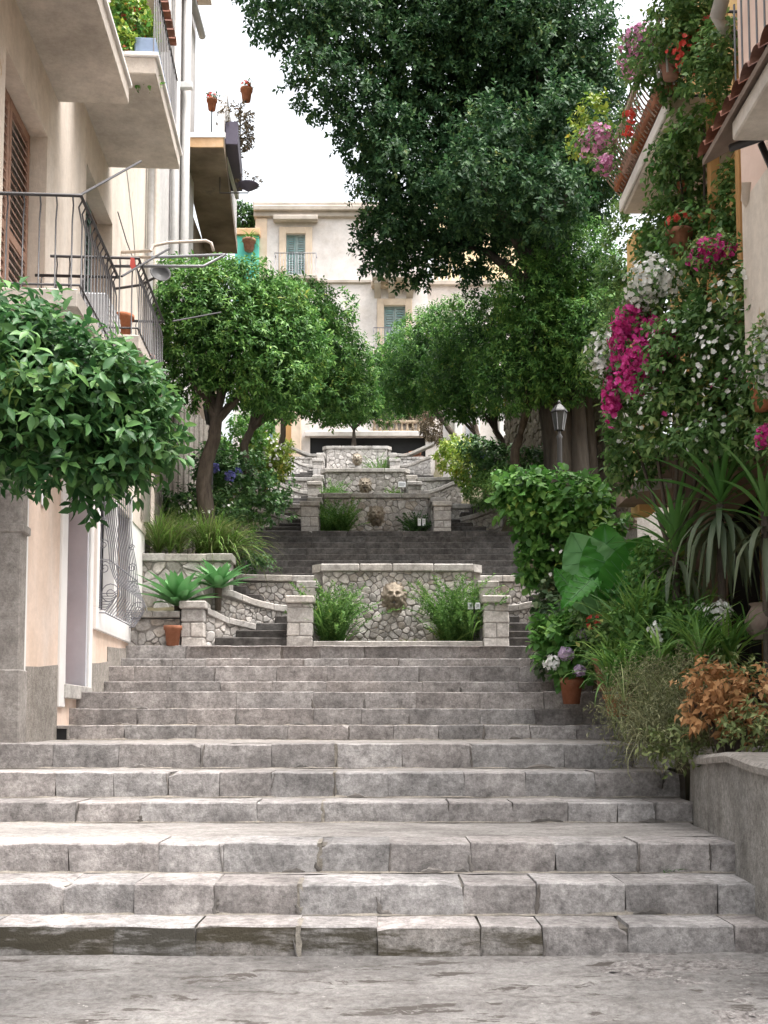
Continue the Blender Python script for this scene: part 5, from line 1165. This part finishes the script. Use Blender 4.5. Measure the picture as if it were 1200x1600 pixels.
# agave rosettes on the low planter
def rosette(px, py, Y, n, L, W, label, m='agave'):
    b = P(px, py, Y); t = thing('agave_plant', b, label, 'plant', 'agaves on the left planters')
    for k in range(n):
        an = k*2.4+random.uniform(-.2,.2); e = .25+1.15*(k/n); ln = L*random.uniform(.8,1.05)*(.75+.35*math.sin(k/n*3)); H_ = Vector((math.cos(an), math.sin(an), 0)); Sd = Vector((-math.sin(an), math.cos(an), 0)); vs = []; p = b+Vector((0,0,.12)); a = e*.9
        for i in range(7):
            t_ = i/6; wv = W*.5*(.35+1.9*t_ if t_ < .35 else (1-((t_-.35)/.65)**2.2)*1.0); wv = max(.002, wv); up = -H_*math.cos(a)+Vector((0,0,math.sin(a)))
            vs += [p-Sd*wv+up*wv*.35, p, p+Sd*wv+up*wv*.35]; p = p+(H_*math.sin(a)+Vector((0,0,math.cos(a))))*ln/6; a += .09
        MB().add(vs, [q for i in range(6) for q in ((3*i,3*i+1,3*i+4,3*i+3),(3*i+1,3*i+2,3*i+5,3*i+4))]).build('leaf', m, t, True)
    MB().tube([b-Vector((0,0,.2)), b+Vector((0,0,.15))], [.05,.06], 8).build('stem', 'bark', t)
rosette(278, 962, 16.45, 38, .8, .15, 'larger pale green agave rosette on the low left planter')
rosette(341, 934, 16.85, 28, .62, .14, 'smaller agave rosette beside the raised planter coping')
# plants of the left bank
def shrubs(name, label, lobes, m, n, per, L, W, fl=None, group=None, tw=.14, tmpl=LEAF_S, cat='shrub', stem=None, **k):
    c = lobes[0][0]; t = thing(name, (c[0], c[1], c[2]-lobes[0][1][2]), label, cat, group)
    foliage('foliage', m, t, lobes, n, per, L, W, tw, tmpl, shell=k.pop('shell', .45), **k)
    if stem:
        for e in stem: MB().tube([e[0], (Vector(e[0])+Vector(e[1]))/2+Vector((.03,0,.05)), e[1]], [.03,.022,.012], 6).build('stem', 'bark', t, True)
    if fl:
        for (mm, lbs, nn, sz) in fl: flowers('blossom', mm, t, lbs, nn, sz)
    return t
x = P(290,840,17.6); clump('grass_clump', 'feathery yellow green grasses spilling over the raised left planter', 285, 866, 17.75, 60, .95, .014, .5, 1.1, ['grassy','fernlight'], wdt=.55, k=10)
clump('grass_clump', 'arching fern fronds at the right end of the raised left planter', 345, 866, 17.75, 40, .9, .024, .7, 1.6, ['fernlight','grassy'], wdt=.15, k=4, lean=(.3,0))
shrubs('hydrangea', 'dark hydrangea bush with blue flower heads behind the left trunk', [lobe(365,760,20.0,60,50,.6), lobe(410,780,20.5,45,40,.5), lobe(340,740,19.8,40,40,.5)], 'darkshrub', 420, 7, .12, .075,
       [('blueflower', [lobe(359,744,19.3,9,8,.08), lobe(335,731,19.3,8,7,.08), lobe(372,738,19.5,6,6,.07)], 150, .03)])
shrubs('flowering_shrub', 'low dark shrub with white blossoms at the foot of the left trunk', [lobe(310,790,18.6,40,28,.35), lobe(350,800,18.6,38,24,.35), lobe(285,785,18.6,35,22,.3)], 'darkshrub', 230, 7, .1, .06,
       [('whiteflower', [lobe(330,797,18.3,60,18,.3)], 26, .03)])
shrubs('yellow_shrub', 'bright yellow green shrub above the left stair parapet', [lobe(425,725,27,26,34,.5), lobe(405,700,27,22,28,.5), lobe(440,705,28,14,22,.4)], 'yellowshrub', 380, 7, .13, .07, [('whiteflower', [lobe(415,705,26.6,30,30,.5)], 40, .045)])
shrubs('green_shrub', 'mid green shrub under the left crowns next to the yellow one', [lobe(385,690,26,32,40,.6), lobe(345,720,22,26,34,.4), lobe(400,660,30,30,30,.7)], 'shrub', 420, 7, .13, .07)
shrubs('ground_ivy', 'small trailing plant beside the foot of the shaded steps on the left', [lobe(400,885,18.9,34,12,.25), lobe(395,865,18.9,18,24,.2)], 'darkshrub', 130, 6, .07, .04)
# right bank
shrubs('yellow_shrub', 'yellow leaved shrub at the top right of the stairs', [lobe(705,715,31,22,22,.5), lobe(735,735,28,26,26,.5), lobe(715,700,33,26,14,.5)], 'yellowshrub', 340, 7, .14, .075)
shrubs('green_shrub', 'dark shrub with a blue flower head among the right trunks', [lobe(775,725,25,32,28,.6), lobe(745,705,28,28,22,.6), lobe(830,730,24,42,24,.6)], 'darkshrub', 460, 7, .13, .075, [('blueflower', [lobe(752,712,26.6,5,5,.1)], 30, .035)])
shrubs('green_shrub', 'hanging ferny shrub on the right bank above the parapet', [lobe(755,765,24.2,28,28,.4), lobe(790,760,22.5,30,26,.4)], 'fern', 300, 7, .13, .03)
shrubs('brown_shrub', 'bare brownish shrub at the right end of the upper terrace', [lobe(685,665,43.6,32,28,.8)], 'brownshrub', 260, 7, .22, .05)
shrubs('terrace_hedge', 'leafy hedge on the ledge of the white building', [lobe(620,652,46,42,16,.4), lobe(655,655,46,22,14,.4)], 'brownshrub', 260, 7, .2, .1); 
hib = shrubs('hibiscus_bush', 'bright green broad leaved bush bulging over the stairs on the right', [lobe(850,785,14.6,62,48,.5), lobe(900,790,14.4,60,50,.5), lobe(815,770,14.7,40,38,.4), lobe(870,840,14.6,50,50,.45), lobe(845,880,14.8,32,40,.35), lobe(930,850,14.3,40,60,.45), lobe(890,905,14.6,36,45,.35)],
    'shrub', 900, 6, .125, .085, None, tmpl=LEAF_O, hang=.3, stem=[((2.5,14.8,2.2), (2.3,14.6,3.6)), ((2.6,14.7,2.2), (2.5,14.4,3.8)), ((2.5,14.8,2.2),(2.2,14.7,3.2))])
flowers('blossom', 'whiteflower', hib, [lobe(880,880,14.2,30,30,.3)], 6, .03)
shrubs('ivy_curtain', 'grey green variegated ivy hanging by the right of the lowest fountain', [lobe(865,960,14.3,24,62,.22), lobe(885,990,13.8,26,50,.22), lobe(855,1010,14.0,14,34,.15)], 'ivy', 420, 6, .085, .075, tmpl=LEAF_O, hang=.6, up=-.2)

# ================================================================== RIGHT GARDEN, POTS AND VINES
def potted(px, py, Y, r, h, plabel): b = P(px, py, Y); return pot('flower_pot', b, r, h, plabel, 'terracotta pots on the right of the stairs'), b+Vector((0,0,h))
p_, tp = potted(893, 1100, 12.1, .135, .29, 'terracotta pot with a pink and lilac hydrangea at the right end of the steps')
hy = shrubs('hydrangea', 'potted hydrangea with pink lilac heads at the right end of the steps', [lobe(890,1015,12.1,42,42,.28), lobe(870,990,12.2,30,30,.22), lobe(920,1000,12.2,30,36,.22)], 'shrub', 260, 6, .11, .075, [('lilac', [lobe(884,1022,11.75,12,10,.09), lobe(913,993,11.8,11,9,.09), lobe(905,1048,11.75,9,8,.08)], 200, .026), ('whiteflower', [lobe(862,1035,11.8,13,11,.09)], 60, .026)], tmpl=LEAF_O, stem=[(tuple(tp-Vector((0,0,.05))), tuple(tp+Vector((0,0,.4))))])
p_, tp = potted(955, 1080, 11.6, .2, .36, 'larger terracotta pot half hidden behind the hydrangea')
p_, tp = potted(965, 1120, 10.9, .14, .22, 'small terracotta pot under the grassy plants on the right')
p_, tp = potted(915, 960, 12.6, .15, .3, 'weathered terracotta pot below the giant leaves')
# giant elephant-ear leaves
al = thing('elephant_ear', P(950,1010,11.6), 'elephant ear plant with huge ruffled heart shaped leaves', 'plant')
def earleaf(tip, joint, wdt, m, face, ruffle=.035):
    tip, joint = Vector(tip), Vector(joint); ax = (tip-joint); L = ax.length; ax.normalize(); fn = (Vector(face)-ax*Vector(face).dot(ax)).normalized(); sd_ = ax.cross(fn); vs = []; nu, nv = 22, 9
    for i in range(nu+1):
        t = -.28+1.28*i/nu
        wv = wdt*(max(0, 1-((t-.1)/.9)**2)**.8 if t > .1 else max(0, 1-((.1-t)/.4)**2)**.6)
        for j in range(nv):
            s_ = -1+2*j/(nv-1); cut = max(0, -t)*.0
            rf_ = ruffle*math.sin(i*2.1+3*abs(s_))*abs(s_)**1.5; fold = .3*abs(s_)*wdt
            vs.append(joint+ax*(t*L - (abs(s_)*.0)) + sd_*(s_*wv) + fn*(fold+rf_ - .12*L*t*t))
    fs = [(i*nv+j, i*nv+j+1, (i+1)*nv+j+1, (i+1)*nv+j) for i in range(nu) for j in range(nv-1) if not (i < 5 and j in (3,4))]
    o = MB().add(vs, fs).build('leaf', m, al, True)
    for sg in (-1, 1):
        for k in range(5):
            t = .02+.16*k; a = joint+ax*(t*L)+fn*(.004-.12*L*t*t); wv = wdt*max(0,1-((t+.12-.1)/.9)**2)**.8*.85; e_ = joint+ax*((t+.13)*L)+sd_*sg*wv+fn*(.3*wdt*.85+.006-.12*L*(t+.13)**2)
            tube('vein', 'agave', o, [a, (a+e_)/2+fn*.002, e_], [.005,.004,.002], 4)
    tube('midrib', 'agave', o, [joint-ax*.02, joint+ax*L*.5+fn*(-.03*L+.004), tip+fn*(-.12*L+.004)], [.011,.008,.003], 5)
    b_ = P(952,1010,11.6); tube('leaf_stalk', 'agave', al, [b_, b_*.4+joint*.6+Vector((0,.05,.05)), joint-ax*.0], [.028,.02,.013], 7)
earleaf(P(944,817,11.5), P(950,912,11.5), .3, 'alocasia', (-.25,-1,.15), .03)
earleaf(P(892,832,11.55), P(945,925,11.65), .36, 'alocasia_pale', (-.5,-.8,.35), .03)
earleaf(P(1014,836,11.2), P(968,915,11.35), .27, 'alocasia', (.15,-1,.2), .03)
earleaf(P(866,888,11.4), P(898,925,11.5), .13, 'alocasia', (-.5,-.8,.1))
earleaf(P(876,948,11.2), P(925,905,11.4), .15, 'alocasia', (-.2,-.8,.6))
earleaf(P(1000,930,11.2), P(958,925,11.5), .2, 'alocasia_pale', (.3,-.7,.6), .03)
# spiky dracaenas
def spiky(px, py, Y, z0, label, n, L, up_share, xs=0):
    h = P(px, py, Y); t = thing('dracaena', (h.x+xs, Y, z0), label, 'plant', 'spiky plants by the arched doorway')
    MB().tube([(h.x+xs,Y,z0), (h.x+xs*.5,Y,(z0+h.z)/2), tuple(h)], [.05,.04,.035], 8).build('stem', 'bark', t, True)
    for k in range(n):
        q = k/n; an = k*2.4; old = q > up_share; e = .12+1.0*q/up_share if not old else 1.7+1.0*(q-up_share); ln = L*random.uniform(.75,1.1); H_ = Vector((math.cos(an), math.sin(an),0)); Sd = Vector((-math.sin(an), math.cos(an),0)); p = h-Vector((0,0,.35*max(0,q-.3))); a = e; vs = []
        for i in range(7):
            t_ = i/6; wv = max(.003, .03*(.55+.9*t_ if t_ < .4 else (1-((t_-.4)/.6)**1.8)*.91)); up = -H_*math.cos(a)+Vector((0,0,math.sin(a)))
            vs += [p-Sd*wv+up*wv*.4, p, p+Sd*wv+up*wv*.4]; p = p+(H_*math.sin(a)+Vector((0,0,math.cos(a))))*ln/6; a += (.1 if not old else .22)*(1+.6*q)
            a = min(a, 2.95)
        MB().add(vs, [r_ for i in range(6) for r_ in ((3*i,3*i+1,3*i+4,3*i+3),(3*i+1,3*i+2,3*i+5,3*i+4))]).build('leaf', 'yucca_old' if old else 'yucca', t, True)
spiky(1055, 850, 10.3, 1.2, 'spiky strap leaved dracaena behind the giant leaves', 46, .72, .75)
spiky(1125, 785, 9.8, 1.1, 'taller dracaena with drooping old leaves before the arched doorway', 62, .85, .45)
spiky(1195, 800, 9.3, 1.1, 'dracaena cut by the right edge of the picture', 30, .7, .6)
# mixed ferns and flowers
clump('sword_fern', 'upright bright green sword fern below the spiky plants', 1035, 1020, 10.3, 16, .8, .035, .35, .8, ['fernlight','fern'], wdt=.4, k=8)
clump('sword_fern', 'second bright fern clump beside the giant leaves', 985, 1040, 10.6, 14, .62, .03, .5, 1.1, ['fernlight'], wdt=.28, k=6)
clump('sword_fern', 'arching light fern at the far right of the garden', 1120, 1000, 9.6, 12, .6, .022, .6, 1.3, ['fern'], wdt=.35, k=6)
shrubs('white_flower_bush', 'blue green leafy bush with white flower heads in the right garden', [lobe(1030,900,10.6,40,50,.3), lobe(1065,985,10.0,50,34,.3), lobe(1010,980,10.2,35,40,.3)], 'fern', 330, 6, .09, .055, [('whiteflower', [lobe(1024,984,9.85,11,11,.08), lobe(1030,998,9.8,8,8,.07), lobe(1115,960,9.8,30,20,.2)], 110, .025)])
shrubs('mixed_undergrowth', 'dark leafy undergrowth with reddish leaves between pots', [lobe(930,985,11.9,34,44,.3), lobe(960,1000,11.5,40,50,.3), lobe(985,940,11.8,35,45,.3), lobe(920,930,12.3,22,30,.25)], 'vine', 420, 6, .085, .055, [('redflower', [lobe(930,972,11.5,13,12,.1)], 14, .03)])
rs = shrubs('dry_rosemary', 'scraggly grey green bush spilling over the right planter', [lobe(1005,1100,8.9,50,48,.35), lobe(1055,1080,8.7,55,48,.35), lobe(1060,1135,8.2,60,40,.35), lobe(1010,1150,8.6,36,30,.25)], 'rosemary', 950, 9, .055, .008, None, tw=.22, jit=.5)
blades('twigs', 'grassy', rs, [tuple(P(1000+random.uniform(-60,90), 1150+random.uniform(-60,15), 8.6+random.uniform(-.3,.3))) for _ in range(22)], 9, .5, .009, .6, .9)
blades('trailing_twigs', 'rosemary', rs, [tuple(P(1030+random.uniform(-45,60), 1150+random.uniform(-20,10), 8.25+random.uniform(-.2,.2))) for _ in range(16)], 10, .42, .009, 1.1, 1.6)
dl = shrubs('dry_bush', 'withered bush with crisp orange brown leaves on the right planter', [lobe(1115,1080,7.7,42,42,.2), lobe(1100,1110,7.6,32,28,.18), lobe(1180,1090,7.5,28,40,.2), lobe(1150,1120,7.7,24,30,.18)], 'dry', 150, 7, .075, .04, None, tw=.12, hang=.6, stem=[((2.45,7.75,.95),(2.35,7.7,1.5)),((2.45,7.7,.95),(2.6,7.6,1.45)),((2.4,7.7,.95),(2.15,7.65,1.4))], shell=.3)
blades('stalks', 'brownshrub', dl, [tuple(P(1110+random.uniform(-50,70), 1165, 7.7)) for _ in range(12)], 5, .5, .008, .4, .3)
shrubs('green_weeds', 'green weeds growing among the dry bush on the right planter', [lobe(1180,1140,7.2,34,26,.2), lobe(1060,1165,7.9,40,22,.2), lobe(1150,1060,7.9,30,20,.2)], 'grassy', 200, 6, .06, .025, cat='weeds')
cy = thing('brown_jar', P(1185,960,9.0), 'dark brown clay jar in the shade before the arched doorway', 'jar')
MB().lathe(P(1190,1000,9.4), [(.07,0),(.13,.1),(.14,.18),(.09,.27),(.08,.29),(.1,.32)], 16).build('body', 'brownplaster', cy, True)
# vines over the ochre house and its terrace
vt = thing('climbing_vine', (2.6, 10.5, 3.5), 'big leafy climber with scattered white blossoms over the right terrace', 'climber')
lbs = [lobe(1090,560,10.0,80,80,.4), lobe(1150,500,9.6,60,75,.4), lobe(1010,600,11.0,55,60,.4), lobe(1060,660,10.3,70,50,.4), lobe(1150,640,9.8,60,60,.4), lobe(990,680,11.4,36,50,.3), lobe(1040,500,10.8,60,50,.4), lobe(1180,580,9.3,40,70,.35), lobe(1110,690,9.8,60,30,.35), lobe(990,720,11.6,34,40,.25), lobe(1190,470,9.0,30,50,.25), lobe(1185,680,9.3,32,30,.25)]
foliage('foliage', 'vine', vt, lbs, 2000, 7, .09, .05, .16, LEAF_S, shell=.5, hang=.45, lump=.15); flowers('blossom', 'whiteflower', vt, lbs, 420, .024, 1.05); flowers('blossom', 'magenta', vt, lbs[2:5], 40, .03, 1.0); flowers('blossom', 'whiteflower', vt, [lobe(1120,560,9.3,50,60,.2), lobe(1160,450,9.0,40,40,.2), lobe(1030,640,10.2,60,40,.2)], 130, .026, .8)
for k in range(6): a = lbs[k][0]; MB().tube([(2.95,10.9,1.2), (2.9,10.8,2.8), a], [.03,.025,.012], 6).build('stem', 'bark', vt, True)
v2 = thing('climbing_vine', (3.3, 12.0, 5.5), 'dark climber trailing under the flowering balcony slab', 'climber')
lbs = [lobe(1060,250,10.9,40,35,.3), lobe(1075,310,11.2,45,40,.3), lobe(1100,200,10.6,50,28,.3), lobe(1050,390,11.6,40,36,.3), lobe(1090,370,10.8,45,50,.3), lobe(1145,330,10.4,20,80,.25), lobe(1020,380,12.0,20,30,.25), lobe(1035,345,11.6,24,16,.2)]
foliage('foliage', 'vine', v2, lbs, 850, 7, .085, .05, .16, LEAF_S, shell=.4, hang=.5); foliage('foliage', 'shrub', v2, lbs, 160, 6, .085, .05, .16, LEAF_S, shell=.7, hang=.5)
for k in range(4): MB().tube([(3.5,11.5,2.5), (3.4,11.3,4.6), lbs[k][0]], [.03,.025,.01], 6).build('stem', 'bark', v2, True)
v3 = thing('balcony_plant', RF(2, zs+.5, 1.0), 'mixed foliage spilling through the bulging railing of the right balcony', 'plant')
lbs = [lobe(1000,170,12.2,40,50,.25), lobe(1050,130,11.2,50,40,.25), lobe(1080,90,10.8,55,40,.25), lobe(1010,230,12.4,26,40,.2), lobe(960,290,13.1,24,30,.2), lobe(1110,150,10.4,40,22,.25), lobe(980,240,12.8,22,30,.2), lobe(1075,30,10.8,55,30,.3), lobe(1130,110,10.3,28,36,.25), lobe(940,250,13.3,20,24,.2)]
lbs = [((c[0]-.12, c[1]-.35, c[2]), r) for c, r in lbs]
lbs = [q_ for i_, q_ in enumerate(lbs) if i_ not in (0, 3, 4, 6, 9)]
foliage('foliage', 'vine', v3, lbs, 800, 7, .075, .042, .14, LEAF_S, shell=.4, hang=.4); foliage('foliage', 'yellowshrub', v3, [lobe(910,215,13.4,16,26,.2), lobe(930,180,13.4,22,20,.2)], 70, 7, .08, .05, .14)
flowers('blossom', 'redflower', v3, [lobe(1080,85,10.4,40,25,.2), lobe(1105,45,10.4,20,14,.2), lobe(1060,80,10.4,20,25,.2)], 70, .03)
for (lb, nm, mm, n, sz, lab) in (
    ([lobe(1005,70,11.6,30,26,.2), lobe(985,100,12.0,16,18,.15)], 'pink_flowers', 'pinkflower', 260, .032, 'cloud of mauve pink blossoms at the top of the right balcony'),
    ([lobe(932,222,13.2,26,22,.2), lobe(945,260,13.0,16,14,.15)], 'pink_flowers', 'pinkflower', 220, .032, 'mauve pink blossoms at the far end of the right balcony'),
    ([lobe(985,180,12.4,12,10,.1), lobe(980,210,12.6,8,8,.1)], 'pink_flowers', 'redflower', 40, .03, 'coral geranium heads midway along the right balcony'),
    ([lobe(1020,440,10.9,38,34,.22), lobe(1000,465,11.0,22,26,.18)], 'white_flowers', 'whiteflower', 330, .03, 'upper cascade of white blossoms above the magenta bougainvillea'),
    ([lobe(945,560,11.6,26,40,.2)], 'white_flowers', 'whiteflower', 230, .03, 'lower cascade of white blossoms left of the magenta bougainvillea'),
    ([lobe(1195,560,9.0,18,50,.15)], 'white_flowers', 'whiteflower', 130, .03, 'white blossoms cut by the right edge of the picture'),
    ([lobe(970,540,11.2,16,50,.15), lobe(1000,570,11.0,28,36,.2), lobe(985,500,11.1,26,20,.18), lobe(1030,545,10.9,26,36,.2), lobe(990,600,11.1,30,22,.18), lobe(955,620,11.4,12,40,.12), lobe(1015,510,11,22,16,.15)], 'bougainvillea', 'magenta', 900, .036, 'magenta bougainvillea cascading in a loop on the right'),
    ([lobe(1112,398,10.0,30,18,.2)], 'bougainvillea', 'magenta', 150, .034, 'small magenta bougainvillea cluster under the orange posts'),
    ([lobe(1194,682,9.0,10,16,.1)], 'bougainvillea', 'magenta', 60, .034, 'magenta blossom ball at the right edge')):
    lb = [(tuple(Vector((0,0,EYE))+(Vector(c_)-Vector((0,0,EYE)))*(1-.55/c_[1])), r_) for c_, r_ in lb]; n = int(n*1.1); lb = [(c_, tuple(1.18*x for x in r_)) for c_, r_ in lb]
    c = lb[0][0]; t = thing(nm, c, lab, 'flowers'); flowers('blossom', mm, t, lb, n, sz, .35)
    foliage('foliage', 'vine', t, [(c_, tuple(.9*x for x in r_)) for c_, r_ in lb], 110 if n > 100 else 14, 5, .07, .04, .1, shell=.3)
for px, py, Y, lab in ((1048,122,10.6,'round basket pot with white hoops at the near end of the right balcony'), (1066,300,11.0,'small hanging clay pot under the right balcony')):
    r = .11 if px < 1060 else .06; b = P(px, py, Y); t = pot('hanging_pot', b, r, r*1.6, lab)
    for k in range(6):
        a = k*1.05; tube('hoop', 'pvc', t, [b+Vector((r*1.1*math.cos(a), r*1.1*math.sin(a), 0)), b+Vector((r*1.3*math.cos(a), r*1.3*math.sin(a), r*1.2)), b+Vector((r*.9*math.cos(a), r*.9*math.sin(a), r*2.6)), b+Vector((0,0,r*3.4))], .012 if r > .1 else .005, 5)
for (px, py, Y, lab) in ((1195,640,9.0,'orange clay pot at the right edge among the vines'), (1062,400,10.8,'clay pot with coral flowers on the vine terrace')):
    b = P(px, py, Y); t = pot('flower_pot', b, .13, .26, lab); flowers('blossom', 'redflower', t, [(tuple(b+Vector((0,0,.36))), (.14,.14,.08))], 26, .03)
clump('sword_fern', 'broad bright fern arching over the scraggly bush in the right garden', 1010, 1075, 9.6, 12, .62, .034, .6, 1.2, ['fernlight','fern'], wdt=.35, k=8)
clump('sword_fern', 'bright strap leaved clump in front of the spiky plants', 1090, 1040, 9.2, 12, .62, .034, .5, 1.0, ['fernlight','fern'], wdt=.3, k=7)
# ivy clinging to the big trunk and the yellow pier
shrubs('trunk_ivy', 'thin ivy and bare creepers climbing beside the yellow pier', [lobe(965,390,14.5,18,70,.2), lobe(955,470,14.6,22,60,.25), lobe(975,330,14.3,12,30,.15)], 'vine', 260, 6, .08, .045, None, cat='climber')
